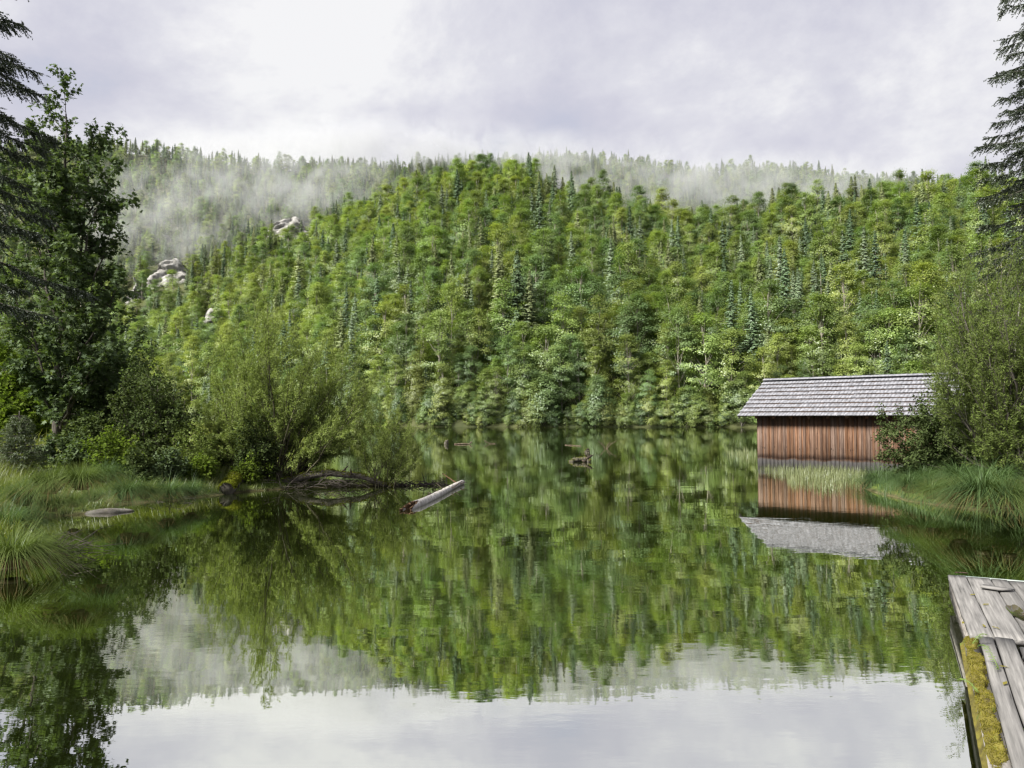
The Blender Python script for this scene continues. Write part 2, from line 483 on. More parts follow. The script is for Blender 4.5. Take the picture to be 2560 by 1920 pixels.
# ------------------------------------------------------------------ forest trees
def orient_quads(pos, nrm, axis, wid, length, rs, shape='leaf'):
    """quads (rhombs) lying in the plane of nrm, long axis along axis"""
    nrm = unit(nrm); axis = unit(axis - nrm * np.sum(axis * nrm, -1, keepdims=True))
    side = np.cross(nrm, axis)
    w = np.asarray(wid)[:, None]; l = np.asarray(length)[:, None]
    if shape == 'leaf':
        V = np.stack([pos, pos + axis * l * 0.45 + side * w * 0.5, pos + axis * l - nrm * l * 0.10, pos + axis * l * 0.45 - side * w * 0.5], 1)
    else:
        V = np.stack([pos - side * w * .5, pos + side * w * .5, pos + axis * l + side * w * .35, pos + axis * l - side * w * .35], 1)
    F = np.arange(len(pos) * 4).reshape(-1, 4)
    return V.reshape(-1, 3), F

def beech_proto(seed, H=20.0, base=0.12, slim=1.0, dens=1.0):
    rs = np.random.RandomState(seed)
    tr = MB()
    n = 9
    zz = np.linspace(-1.5, H * 0.86, n)
    bend = np.cumsum(rs.normal(0, 0.16, (n, 2)), 0); bend -= bend[0]
    tp = np.column_stack([bend, zz])
    tr.tube(tp, np.linspace(0.24, 0.05, n), 5)
    nc = int(96 * dens)
    cs, sz = [], []
    R = 0.215 * H * slim
    lob = rs.uniform(0, 6.28, 4)
    for k in range(nc):
        f = rs.beta(1.25, 1.1)
        z = H * (base + (1 - base) * f)
        prof = (1 - abs(f - 0.36) ** 2.0 / 0.46) if f > 0.36 else 0.62 + 0.38 * (f / 0.36)
        prof = max(prof, 0.10)
        th = rs.uniform(0, 2 * np.pi)
        out = R * prof * (1 + 0.28 * math.sin(2 * th + lob[0] + f * 5) + 0.2 * math.sin(3 * th + lob[1] - f * 9))
        r = out * math.sqrt(rs.uniform(0.25, 1.0))
        c = np.array((r * math.cos(th), r * math.sin(th), z))
        i = min(int(z / H * (n - 1)), n - 1)
        c[:2] += tp[i, :2]
        cs.append(c); sz.append(rs.uniform(0.75, 1.5))
        if k % 4 == 0:
            tr.tube(np.array([tp[i] - (0, 0, 0.8), (tp[i] + c) / 2 + (0, 0, .1), c]), (0.07, 0.05, 0.02), 3, cap=False)
    cs = np.array(cs); sz = np.array(sz)
    m = 88
    d = rs.normal(0, 1, (nc, m, 3)) * np.array((0.64, 0.64, 0.30))
    P = cs[:, None] + d * sz[:, None, None]
    outw = d * np.array((1, 1, 1.6)); outw[..., 2] += 0.55
    crown = cs[:, None] + d * 0.5 - np.array((0, 0, H * 0.42)); crown = crown * np.array((1.0, 1.0, 0.45))
    nr = unit(0.95 * unit(crown) + 0.40 * unit(outw) + np.array((0, 0, 0.25)) + rs.normal(0, 0.26, outw.shape))
    P = P.reshape(-1, 3); nr = nr.reshape(-1, 3)
    ax = rs.normal(0, 1, P.shape); ax[:, 2] -= 0.3
    s = rs.uniform(0.20, 0.38, len(P))
    V, F = orient_quads(P, nr, ax, s * 0.8, s, rs)
    return tr, (V, F)

def spruce_proto(seed, H=24.0, base=0.10, R=2.6, gap=0.1, dense=1.0, droop=0.5):
    rs = np.random.RandomState(seed)
    tr = MB()
    zz = np.linspace(-1.5, H, 8)
    bend = np.cumsum(rs.normal(0, 0.07, (8, 2)), 0); bend -= bend[0]
    tp = np.column_stack([bend, zz])
    tr.tube(tp, np.linspace(0.26, 0.02, 8), 5)
    P, A, NR, W, LN = [], [], [], [], []
    z = H * base
    while z < H - 0.15:
        f = (z / H - base) / (1 - base)
        prof = (1 - f) ** 0.82 * (0.72 + 0.28 * min(1, f / 0.15))
        nb = 5 if f > 0.7 else 6
        a0 = rs.uniform(0, 6.28)
        for b in range(nb):
            if rs.rand() < gap: continue
            a = a0 + b * 6.283 / nb + rs.normal(0, 0.2)
            ln = max(0.18, R * prof * rs.uniform(0.62, 1.15))
            dirh = np.array((math.cos(a), math.sin(a), 0))
            cx = np.array([np.interp(z, zz, tp[:, 0]), np.interp(z, zz, tp[:, 1]), z])
            up = 0.35 * f - 0.12
            k = max(3, int(ln / 0.26 * dense) + 1)
            t = (np.arange(k) + rs.uniform(0.2, 0.9, k)) / k
            pos = cx + dirh * (t * ln)[:, None]
            pos[:, 2] += up * t * ln - droop * 0.22 * ln * t * t + 0.10 * ln * np.maximum(t - .75, 0)
            side = np.array((-dirh[1], dirh[0], 0))
            for sgn in (-1, 1):
                ax = dirh * 0.75 + side * sgn * rs.uniform(0.4, 1.0, k)[:, None]
                ax[:, 2] -= droop * rs.uniform(0.25, 0.8, k)
                P.append(pos); A.append(ax)
                nr = np.tile((0, 0, 1.0), (k, 1)) + dirh * 0.95 + rs.normal(0, 0.3, (k, 3)); NR.append(nr)
                W.append(rs.uniform(0.17, 0.30, k)); LN.append((0.34 + 0.42 * (1 - t * 0.6)) * rs.uniform(0.7, 1.1, k) * min(1, 0.45 + ln / 2.5))
            if b % 3 == 0 and f < 0.75:
                tr.tube(np.array([cx, pos[-1]]), (0.035, 0.01), 3, cap=False)
        z += rs.uniform(0.32, 0.5) * (1.0 if f < 0.7 else 0.75)
    V, F = orient_quads(np.concatenate(P), np.concatenate(NR), np.concatenate(A), np.concatenate(W), np.concatenate(LN), rs)
    return tr, (V, F)

BEECH_COLS = {
    'fresh green': leaf_mat('beech_fresh', (0.105, 0.158, 0.038), (0.205, 0.272, 0.078), 0.40, 0.03, hue=0.010, patch=0.25),
    'yellow green': leaf_mat('beech_yellow', (0.135, 0.175, 0.038), (0.250, 0.300, 0.084), 0.40, 0.03, hue=0.010, patch=0.25),
    'deep green': leaf_mat('beech_deep', (0.072, 0.122, 0.042), (0.150, 0.215, 0.078), 0.40, 0.03, hue=0.010, patch=0.25)}
SPRUCE_COLS = {
    'grey green': leaf_mat('spruce_grey', (0.070, 0.105, 0.058), (0.175, 0.220, 0.125), 0.15, 0.03, hue=0.010, patch=0.25),
    'dark green': leaf_mat('spruce_dark', (0.042, 0.076, 0.038), (0.110, 0.160, 0.078), 0.15, 0.03, hue=0.010, patch=0.25),
    'olive green': leaf_mat('spruce_olive', (0.090, 0.115, 0.044), (0.205, 0.235, 0.100), 0.15, 0.03, hue=0.010, patch=0.25)}

beech_specs = [(11, 20, .10, 1.0, 1.0), (12, 20, .16, 1.15, 1.05), (13, 21, .08, .82, 1.0), (14, 18, .12, 1.2, 1.0), (15, 22, .22, .9, .95), (16, 19, .06, 1.0, 1.1), (17, 11, -.06, 1.35, .8)]
spruce_specs = [(21, 24, .08, 4.0, .08, 1, .6), (22, 25, .22, 3.5, .14, 1, .8), (23, 23, .10, 3.5, .10, 1, .5), (24, 26, .34, 3.1, .22, 1, .7), (25, 22, .06, 4.3, .06, 1, .65), (26, 25, .50, 2.9, .30, 1, .6), (27, 21, .35, 1.6, .82, .5, .5)]
BEECH, SPRUCE = [], []
for k, sp in enumerate(beech_specs):
    tr, (V, F) = beech_proto(sp[0], sp[1], sp[2], sp[3], sp[4])
    BEECH.append((tr.build('beech_trunk', M_farbark, True), V, F, tr, sp[1]))
for k, sp in enumerate(spruce_specs):
    tr, (V, F) = spruce_proto(*sp)
    SPRUCE.append((tr.build('spruce_trunk', M_farbark, True), V, F, tr, sp[1]))
for lst, cols, nm in ((BEECH, BEECH_COLS, 'beech'), (SPRUCE, SPRUCE_COLS, 'spruce')):
    first = next(iter(cols.values()))
    for k in range(len(lst)):
        trm, V, F, tr, H = lst[k]
        lst[k] = dict(trunk=trm, crown=mesh_np(nm + '_crown', V, [F], [first]), V=V, F=F, tr=tr, H=H)

# where the trees stand
CLIFFS = [(720, 572, 60, 26), (418, 680, 48, 30), (330, 735, 20, 30), (530, 805, 42, 26)]     # pixel centre and half size of the bare rock

def ray_hill(px, py):
    d = np.arange(180, 1100, 2.0)
    x, u = (px - 1280) / FPX, (960 - py) / FPX
    y = math.cos(PITCH) - u * math.sin(PITCH); zz = math.sin(PITCH) + u * math.cos(PITCH)
    hh = height(x / y * d, d)
    zr = CAM_H + zz / y * d
    k = np.argmax(hh > zr)
    return np.array((x / y * d[k], d[k], hh[k]))

def to_px(p):
    p = np.asarray(p, float) - (0, 0, CAM_H)
    c, s = math.cos(PITCH), math.sin(PITCH)
    fw = p[..., 1] * c + p[..., 2] * s; up = -p[..., 1] * s + p[..., 2] * c
    return 1280 + FPX * p[..., 0] / fw, 960 - FPX * up / fw

pts = []
def scatter(y0, y1, sp, seed):
    rs = np.random.RandomState(seed)
    ys_ = np.arange(y0, y1, sp)
    out = []
    for y in ys_:
        w = 0.80 * y
        xs = np.arange(-w, w, sp)
        out.append(np.column_stack([xs + rs.uniform(-.42, .42, len(xs)) * sp, y + rs.uniform(-.42, .42, len(xs)) * sp]))
    return np.concatenate(out)
row_u = np.linspace(-0.8, 0.8, 430)
row_y = np.interp(row_u, SH_U, SH_Y)
rsr = np.random.RandomState(77)
shore_row = np.column_stack([row_u * row_y, row_y])
ym_ = np.arange(110, 345, 1.0)
zz_ = height(row_u[:, None] * ym_[None], np.broadcast_to(ym_[None], (len(row_u), len(ym_))))
last_wet = len(ym_) - 1 - np.argmax((zz_ < 0.0)[:, ::-1], axis=1)
shore_row[:, 1] = ym_[np.minimum(last_wet, len(ym_) - 1)] + rsr.uniform(0.6, 3.0, len(row_u))
shore_row[:, 0] = row_u * shore_row[:, 1]
cand = np.concatenate([shore_row, scatter(128, 300, 5.6, 1), scatter(300, 520, 6.2, 2), scatter(520, 1010, 7.4, 3)])
zc = height(cand[:, 0], cand[:, 1])
rowflag = np.arange(len(cand)) < len(row_u)
uu = cand[:, 0] / cand[:, 1]
ysd = np.interp(uu, SH_U, SH_Y)
keep = (zc > 0.05) & (cand[:, 1] > ysd - 12) & (cand[:, 1] < np.interp(uu, BK_U, BK_Y) + 25)
cand, zc, uu, rowflag = cand[keep], zc[keep], uu[keep], rowflag[keep]
# hidden far side of the front ridge is left empty
ppx, ppy = to_px(np.column_stack([cand, zc + 10]))
keep = np.ones(len(cand), bool)
ppx0, ppy0 = to_px(np.column_stack([cand, zc + 4]))
for cx, cyy, hx, hy in CLIFFS:
    keep &= ~((abs(ppx0 - cx) < hx) & (ppy0 > cyy - hy * 0.7) & (ppy0 < cyy + hy * 2.3))
cand, zc, uu, ppx, ppy, rowflag = cand[keep], zc[keep], uu[keep], ppx[keep], ppy[keep], rowflag[keep]
rs = np.random.RandomState(5)
nT = len(cand)
dist = cand[:, 1]
yfu = np.interp(uu, FR_U, FR_Y); ysu = np.interp(uu, SH_U, SH_Y); ybu = np.interp(uu, BK_U, BK_Y)
rel = np.clip((dist - ysu) / (yfu - ysu), 0, 2)
pn = vnoise(np.column_stack([cand]), 0.02)
p_spruce = np.clip(0.17 + 0.18 * np.clip(rel, 0, 1) + 0.36 * np.clip((dist - yfu) / 120, 0, 1) + 0.22 * pn + 0.12 * np.clip((uu - 0.15) / 0.4, 0, 1), 0.04, 0.60)
is_sp = rs.rand(nT) < p_spruce
variant = rs.randint(0, 6, nT)
left = uu < px_u(900)
bare = left & is_sp & (rs.rand(nT) < 0.5)
variant[bare] = np.where(rs.rand(bare.sum()) < 0.5, 3, 5)
variant[is_sp & ~bare & (variant == 5) & (rs.rand(nT) < 0.7)] = 0
scl = np.clip(rs.lognormal(-0.09, 0.28, nT), 0.45, 1.45) * np.where(is_sp, 1.0, 1.02)
variant[rowflag] = 6; is_sp[rowflag] = False
scl[is_sp & (rel > 0.6)] *= 0.86
scl *= np.clip(0.62 + (dist - ysu) / 28, 0.62, 1.0)           # lower bushes along the water's edge
big = rs.rand(nT) < 0.06
scl[big & is_sp] *= 1.18
scl *= np.where(dist > 600, 0.80, 1.0)
variant[is_sp & (rs.rand(nT) < 0.055)] = 6                    # standing dead trunks
scl[rowflag] = np.clip(rs.lognormal(-0.65, 0.45, rowflag.sum()), 0.18, 1.25)
wid = rs.uniform(0.85, 1.2, nT) * np.where(is_sp & (dist > 380), 1.15, 1.0)
rz = rs.uniform(0, 6.283, nT)
tint = rs.randint(0, 3, nT)
# nearest 300 of each kind in view: objects of their own; the rest: one mass
inview = (ppx > 10) & (ppx < 2550) & (ppy < 1075)
hidden = ((ppx > 1905) & (ppx < 2560) & (ppy > 985)) | ((ppx > 2330) & (ppy > 700)) | (ppx < 260) | ((ppx < 980) & (ppy > 900))
single = np.zeros(nT, bool)
for kind in (True, False):
    idx = np.where((is_sp == kind) & inview & ~hidden & (dist < 520))[0]
    idx = idx[np.argsort(-(scl[idx] / dist[idx]) * np.where(rel[idx] < 0.12, 1.25, 1.0))][:300]
    single[idx] = True

def zone(k):
    d, x = rel[k], ppx[k]
    v = 'on the far shoreline' if d < 0.09 else 'low on the far slope' if d < 0.2 else 'just up the far slope' if d < 0.36 else 'halfway up the far slope' if d < 0.6 else 'well up the far slope' if d < 0.85 else 'at the hilltop'
    refs = ((700, 'behind the large willow'), (1000, 'above the small willow'), (1100, 'above the floating log'), (1200, 'right of the floating log'), (1380, 'left of the mid lake driftwood'), (1500, 'above the mid lake driftwood'), (1640, 'right of the mid lake driftwood'), (1760, 'left of the boathouse'), (1870, 'just left of the boathouse'), (1990, "over the roof's left end"), (2110, "over the roof's middle"), (2240, "over the roof's right half"), (9999, 'near the right-hand spruce'))
    h = next(n for lim, n in refs if x < lim)
    return v, h
for k in np.where(single)[0]:
    sp = bool(is_sp[k])
    pr = (SPRUCE if sp else BEECH)[variant[k]]
    cols = SPRUCE_COLS if sp else BEECH_COLS
    cn = list(cols)[tint[k]]
    kind = 'spruce' if sp else 'beech'
    hgt = pr['H'] * scl[k]
    dead = sp and variant[k] == 6
    size = 'tall' if hgt > 19.5 else 'small' if hgt < 14 else 'medium'
    v, h = zone(k)
    o = empty(kind + '_tree', (cand[k, 0], cand[k, 1], zc[k] - 0.2), f"{size} {cn} {kind} {v}, {h}" if not dead else f"{size} pale dead {kind} trunk {v}, {h}", 'tree', f"{size} {cn} {kind} trees {v}, {h}" if not dead else f"{size} dead {kind} trunks {v}, {h}", rz[k])
    o.scale = (scl[k] * wid[k], scl[k] * wid[k], scl[k])
    obj('trunk', pr['trunk'], o)
    c = obj('crown', pr['crown'], o)
    c.material_slots[0].link = 'OBJECT'
    c.material_slots[0].material = cols[cn]

# the rest of the wood
protos = bpy.data.collections.new('forest_prototypes')
pi = {}
cnt = 0
for kind, lst, cols in ((False, BEECH, BEECH_COLS), (True, SPRUCE, SPRUCE_COLS)):
    for v, pr in enumerate(lst):
        tv = np.concatenate(pr['tr'].V)
        tf = [np.concatenate(f) for f in pr['tr'].F.values()]
        for t, mt in enumerate(cols.values()):
            me = mesh_np('wood_tree', np.concatenate([tv, pr['V']]), tf + [pr['F'] + len(tv)], [M_farbark, mt], [0] * len(tf) + [1])
            o = bpy.data.objects.new('wood_tree_%02d' % cnt, me)
            protos.objects.link(o)
            pi[(kind, v, t)] = cnt
            cnt += 1
rest = np.where(~single)[0]
pm = bpy.data.meshes.new('forest')
pm.vertices.add(len(rest))
pm.vertices.foreach_set('co', np.column_stack([cand[rest], zc[rest] - 0.3]).astype(np.float32).ravel())
a = pm.attributes.new('inst', 'INT', 'POINT'); a.data.foreach_set('value', np.array([pi[(bool(is_sp[k]), int(variant[k]), int(tint[k]))] for k in rest], dtype=np.int32))
a = pm.attributes.new('turn', 'FLOAT_VECTOR', 'POINT'); a.data.foreach_set('vector', np.column_stack([np.zeros((len(rest), 2)), rz[rest]]).astype(np.float32).ravel())
a = pm.attributes.new('size', 'FLOAT_VECTOR', 'POINT'); a.data.foreach_set('vector', np.column_stack([scl[rest] * wid[rest], scl[rest] * wid[rest], scl[rest]]).astype(np.float32).ravel())
forest = obj('forest', pm)
tag(forest, 'dense mixed forest of beech and spruce covering the hillside', kind='stuff')
ng = bpy.data.node_groups.new('forest_scatter', 'GeometryNodeTree')
ng.interface.new_socket('Geometry', in_out='INPUT', socket_type='NodeSocketGeometry')
ng.interface.new_socket('Geometry', in_out='OUTPUT', socket_type='NodeSocketGeometry')
gi_, go_ = ng.nodes.new('NodeGroupInput'), ng.nodes.new('NodeGroupOutput')
ip = ng.nodes.new('GeometryNodeInstanceOnPoints')
ci = ng.nodes.new('GeometryNodeCollectionInfo')
ci.inputs['Collection'].default_value = protos
ci.inputs['Separate Children'].default_value = True
ci.inputs['Reset Children'].default_value = True
def named(nm, ty):
    q = ng.nodes.new('GeometryNodeInputNamedAttribute'); q.data_type = ty; q.inputs['Name'].default_value = nm
    return q.outputs[0]
ip.inputs['Pick Instance'].default_value = True
ng.links.new(gi_.outputs[0], ip.inputs['Points'])
ng.links.new(ci.outputs[0], ip.inputs['Instance'])
ng.links.new(named('inst', 'INT'), ip.inputs['Instance Index'])
ng.links.new(named('turn', 'FLOAT_VECTOR'), ip.inputs['Rotation'])
ng.links.new(named('size', 'FLOAT_VECTOR'), ip.inputs['Scale'])
ng.links.new(ip.outputs[0], go_.inputs[0])
md = forest.modifiers.new('scatter', 'NODES'); md.node_group = ng

# bare limestone showing between the trees on the left
M_rock = rough_mat('limestone', (0.11, 0.105, 0.095), (0.33, 0.325, 0.315), 0.22, rough=0.95, bump=0.8, dist=0.8, detail=9)
cliff_names = ('pale limestone cliff, largest of the rock faces, left of the hilltop', 'pale limestone crag at mid height beside the maple crown', 'small grey rock face touching the maple leaves', 'low limestone ledge on the slope just above the willow')
for (cx, cyy, hx, hy), lb in zip(CLIFFS, cliff_names):
    c = ray_hill(cx, cyy + hy)
    wx_, hz_ = hx / FPX * c[1], hy / FPX * c[1] * 1.15
    n = 22
    a, b = np.meshgrid(np.linspace(-1, 1, n), np.linspace(-0.5, 2.0, n), indexing='ij')
    crag = fbm(np.stack([a * 2 + cx, b * 2.5 + cyy], -1), 0.9, 4)
    V = np.stack([c[0] + a * wx_ * (1 - 0.25 * np.clip(b - 0.9, 0, 2)), c[1] - 4 + b * hz_ * 0.45 + crag * 5.0 + 5 * a ** 4, c[2] + b * hz_ * (1 - 0.35 * a * a) + 2.2 * vnoise(np.stack([a * 2.5 + cx, b * 0.6], -1), 1.0)], -1)
    back = V + np.array((0, 14, -2.0))
    i = np.arange(n - 1)[:, None] * n; j = np.arange(n - 1)[None, :]
    F = np.stack([i + j, i + n + j, i + n + j + 1, i + j + 1], -1).reshape(-1, 4)
    rim = [(q, q + 1) for q in range(n - 1)] + [(q * n + n - 1, (q + 1) * n + n - 1) for q in range(n - 1)] + [((n - 1) * n + q + 1, (n - 1) * n + q) for q in range(n - 1)][::-1] + [((q + 1) * n, q * n) for q in range(n - 1)]
    m_ = n * n
    SF = np.array([(p, q, q + m_, p + m_) for p, q in rim])
    me = mesh_np('rock_face', np.concatenate([V.reshape(-1, 3), back.reshape(-1, 3)]), [F, F[:, ::-1] + m_, SF], [M_rock], None, False)
    tag(obj('rock_face', me), lb, 'rock')

# ------------------------------------------------------------------ mist hanging on the slope
def mist(name, label, c, half, dens, scale, seed, thr=(0.42, 0.75), tilt=0.0, squash=1.0):
    mt, nt, N, L, out = new_mat(name)
    tc = N.new('ShaderNodeTexCoord')
    ln = N.new('ShaderNodeVectorMath'); ln.operation = 'LENGTH'
    L.new(tc.outputs['Object'], ln.inputs[0])
    fall = N.new('ShaderNodeMapRange'); fall.inputs['From Min'].default_value = 1.0; fall.inputs['From Max'].default_value = 0.35
    fall.inputs['To Min'].default_value = 0; fall.inputs['To Max'].default_value = 1; fall.interpolation_type = 'SMOOTHSTEP'
    L.new(ln.outputs['Value'], fall.inputs['Value'])
    mp = N.new('ShaderNodeMapping'); mp.inputs['Scale'].default_value = (half[0] / 60, half[1] / 60, half[2] / 60 * squash)
    mp.inputs['Location'].default_value = (seed * 3.7, seed * 1.3, 0); mp.inputs['Rotation'].default_value = (0, tilt, 0)
    L.new(tc.outputs['Object'], mp.inputs['Vector'])
    no = N.new('ShaderNodeTexNoise'); no.inputs['Scale'].default_value = scale; no.inputs['Detail'].default_value = 5; no.inputs['Roughness'].default_value = 0.6; no.inputs['Distortion'].default_value = 0.8
    L.new(mp.outputs[0], no.inputs['Vector'])
    th = N.new('ShaderNodeMapRange'); th.inputs['From Min'].default_value = thr[0]; th.inputs['From Max'].default_value = thr[1]
    th.inputs['To Max'].default_value = dens
    L.new(no.outputs['Fac'], th.inputs['Value'])
    mu = N.new('ShaderNodeMath'); mu.operation = 'MULTIPLY'; L.new(fall.outputs[0], mu.inputs[0]); L.new(th.outputs[0], mu.inputs[1])
    pv = N.new('ShaderNodeVolumePrincipled'); pv.inputs['Color'].default_value = (0.66, 0.675, 0.70, 1); pv.inputs['Anisotropy'].default_value = 0.0
    L.new(mu.outputs[0], pv.inputs['Density'])
    L.new(pv.outputs[0], out.inputs['Volume'])
    mb = bpy.data.meshes.new(name)
    import bmesh
    bm = bmesh.new(); bmesh.ops.create_icosphere(bm, subdivisions=3, radius=1.02); bm.to_mesh(mb); bm.free()
    mb.materials.append(mt)
    o = obj(name, mb, None, tuple(c)); o.scale = half
    mt.cycles.volume_step_rate = 0.6
    return tag(o, label, kind='stuff')
mist('mist', 'white mist drifting over the upper left slope', atd(640, 490, 640), (210, 90, 62), 0.0150, 2.0, 1.0, (0.46, 0.66))
mist('mist', 'thin mist in the trees at mid height on the left', atd(430, 610, 600), (130, 60, 42), 0.0130, 2.2, 2.0, (0.46, 0.66))
mist('mist', 'bank of cloud lying on the ridge above the hilltop', atd(950, 385, 880), (340, 110, 34), 0.024, 1.4, 3.0, (0.40, 0.64))
mist('mist', 'mist filling the hollow behind the front ridge', atd(1560, 440, 700), (190, 90, 45), 0.013, 1.9, 4.0, (0.43, 0.66))
mist('mist', 'mist bank behind the right-hand skyline spruces', atd(1960, 470, 680), (160, 90, 34), 0.016, 1.9, 5.0, (0.42, 0.66))
# ------------------------------------------------------------------ boathouse
def wood_mat(name, c1, c2, c3, grey_z=None):
    """weathered boards: grain along local Z (or X), tone per board, grey washed foot with a ragged dark tide line"""
    mt, nt, N, L, out = new_mat(name)
    tc = N.new('ShaderNodeTexCoord'); oi = N.new('ShaderNodeObjectInfo'); g = N.new('ShaderNodeNewGeometry')
    cb = N.new('ShaderNodeCombineXYZ')
    for k in range(3): L.new(oi.outputs['Random'], cb.inputs[k])
    vm = N.new('ShaderNodeVectorMath'); vm.operation = 'MULTIPLY_ADD'; vm.inputs[1].default_value = (31, 17, 43)
    mp = N.new('ShaderNodeMapping'); mp.inputs['Scale'].default_value = (14, 14, 0.9)
    L.new(tc.outputs['Object'], mp.inputs['Vector']); L.new(cb.outputs[0], vm.inputs[0]); L.new(mp.outputs[0], vm.inputs[2])
    no = N.new('ShaderNodeTexNoise'); no.inputs['Scale'].default_value = 1.6; no.inputs['Detail'].default_value = 7; no.inputs['Roughness'].default_value = 0.62
    L.new(vm.outputs[0], no.inputs['Vector'])
    rp = N.new('ShaderNodeValToRGB'); e = rp.color_ramp.elements
    e[0].position, e[0].color = 0.30, (*c1, 1); e[1].position, e[1].color = 0.72, (*c3, 1)
    q = rp.color_ramp.elements.new(0.5); q.color = (*c2, 1)
    L.new(no.outputs['Fac'], rp.inputs['Fac'])
    hs = N.new('ShaderNodeHueSaturation'); v = N.new('ShaderNodeMapRange'); v.inputs['To Min'].default_value = 0.62; v.inputs['To Max'].default_value = 1.3
    L.new(oi.outputs['Random'], v.inputs['Value']); L.new(v.outputs[0], hs.inputs['Value']); L.new(rp.outputs[0], hs.inputs['Color'])
    sw = N.new('ShaderNodeTexWhiteNoise'); sw.noise_dimensions = '1D'; L.new(oi.outputs['Random'], sw.inputs['W'])
    sv = N.new('ShaderNodeMapRange'); sv.inputs['To Min'].default_value = 0.7; sv.inputs['To Max'].default_value = 1.15
    L.new(sw.outputs['Value'], sv.inputs['Value']); L.new(sv.outputs[0], hs.inputs['Saturation'])
    # knots
    vo = N.new('ShaderNodeTexVoronoi'); vo.inputs['Scale'].default_value = 1.0
    mk = N.new('ShaderNodeMapping'); mk.inputs['Scale'].default_value = (7, 7, 2.6); L.new(tc.outputs['Object'], mk.inputs['Vector'])
    va = N.new('ShaderNodeVectorMath'); va.operation = 'ADD'; L.new(mk.outputs[0], va.inputs[0]); L.new(cb.outputs[0], va.inputs[1]); L.new(va.outputs[0], vo.inputs['Vector'])
    kn = N.new('ShaderNodeMapRange'); kn.inputs['From Min'].default_value = 0.10; kn.inputs['From Max'].default_value = 0.16; kn.inputs['To Min'].default_value = 0.35; kn.inputs['To Max'].default_value = 1
    L.new(vo.outputs['Distance'], kn.inputs['Value'])
    km = N.new('ShaderNodeMix'); km.data_type = 'RGBA'; km.blend_type = 'MULTIPLY'; km.inputs[0].default_value = 1
    L.new(hs.outputs[0], km.inputs[6]); L.new(kn.outputs[0], km.inputs[7])
    col = km.outputs[2]
    if grey_z is not None:
        sx = N.new('ShaderNodeSeparateXYZ'); L.new(g.outputs['Position'], sx.inputs[0])
        n2 = N.new('ShaderNodeTexNoise'); n2.inputs['Scale'].default_value = 2.2; n2.inputs['Detail'].default_value = 6; L.new(g.outputs['Position'], n2.inputs['Vector'])
        zz = N.new('ShaderNodeMath'); zz.operation = 'MULTIPLY_ADD'; zz.inputs[1].default_value = -0.28; L.new(n2.outputs['Fac'], zz.inputs[0]); L.new(sx.outputs['Z'], zz.inputs[2])
        rr = N.new('ShaderNodeValToRGB'); e = rr.color_ramp.elements
        e[0].position, e[0].color = 0.0, (1, 1, 1, 1)
        e[1].position, e[1].color = 1.0, (0, 0, 0, 1)
        mr = N.new('ShaderNodeMapRange'); mr.inputs['From Min'].default_value = grey_z - 0.20; mr.inputs['From Max'].default_value = grey_z - 0.12
        L.new(zz.outputs[0], mr.inputs['Value']); L.new(mr.outputs[0], rr.inputs['Fac'])
        m1 = N.new('ShaderNodeMix'); m1.data_type = 'RGBA'; L.new(rr.outputs[0], m1.inputs[0]); L.new(col, m1.inputs[6]); m1.inputs[7].default_value = (0.125, 0.12, 0.122, 1)
        band = N.new('ShaderNodeValToRGB'); e = band.color_ramp.elements
        e[0].position, e[0].color = 0.0, (1, 1, 1, 1); e[1].position, e[1].color = 1.0, (1, 1, 1, 1)
        q = band.color_ramp.elements.new(0.30); q.color = (0.32, 0.31, 0.33, 1)
        q = band.color_ramp.elements.new(0.12); q.color = (0.9, 0.9, 0.9, 1)
        mb = N.new('ShaderNodeMapRange'); mb.inputs['From Min'].default_value = grey_z - 0.16; mb.inputs['From Max'].default_value = grey_z + 0.14
        L.new(zz.outputs[0], mb.inputs['Value']); L.new(mb.outputs[0], band.inputs['Fac'])
        m2 = N.new('ShaderNodeMix'); m2.data_type = 'RGBA'; m2.blend_type = 'MULTIPLY'; m2.inputs[0].default_value = 1
        L.new(m1.outputs[2], m2.inputs[6]); L.new(band.outputs[0], m2.inputs[7]); col = m2.outputs[2]
    b = N.new('ShaderNodeBsdfPrincipled'); b.inputs['Roughness'].default_value = 0.85; b.inputs['Specular IOR Level'].default_value = 0.15
    L.new(col, b.inputs['Base Color'])
    bp = N.new('ShaderNodeBump'); bp.inputs['Strength'].default_value = 0.5; bp.inputs['Distance'].default_value = 0.006
    L.new(no.outputs['Fac'], bp.inputs['Height']); L.new(bp.outputs[0], b.inputs['Normal'])
    L.new(b.outputs[0], out.inputs['Surface'])
    return mt
M_wall = wood_mat('larch_boards', (0.050, 0.026, 0.017), (0.108, 0.060, 0.038), (0.175, 0.110, 0.073), grey_z=0.37)
M_shingle = rough_mat('grey_shingle', (0.105, 0.108, 0.122), (0.215, 0.218, 0.242), 5, (2, 0.6, 2), rough=0.8, bump=0.3, dist=0.004, rnd=0.10)
M_oldwood = rough_mat('old_grey_wood', (0.10, 0.09, 0.08), (0.30, 0.28, 0.26), 5, (1, 8, 8), rough=0.85, bump=0.4, dist=0.006, rnd=0.15)
M_darkwood = rough_mat('dark_shed_wood', (0.02, 0.014, 0.010), (0.06, 0.04, 0.03), 3, bump=0)

BL, BW, EAVE, RIDGE = 9.0, 6.0, 2.42, 4.10
B_ang = math.atan2(-0.629, 0.777)
house = empty('boathouse', (11.59, 34.6, 0), 'brown plank boathouse with grey shingle roof standing in the water', 'boathouse', None, B_ang)
rs = np.random.RandomState(40)
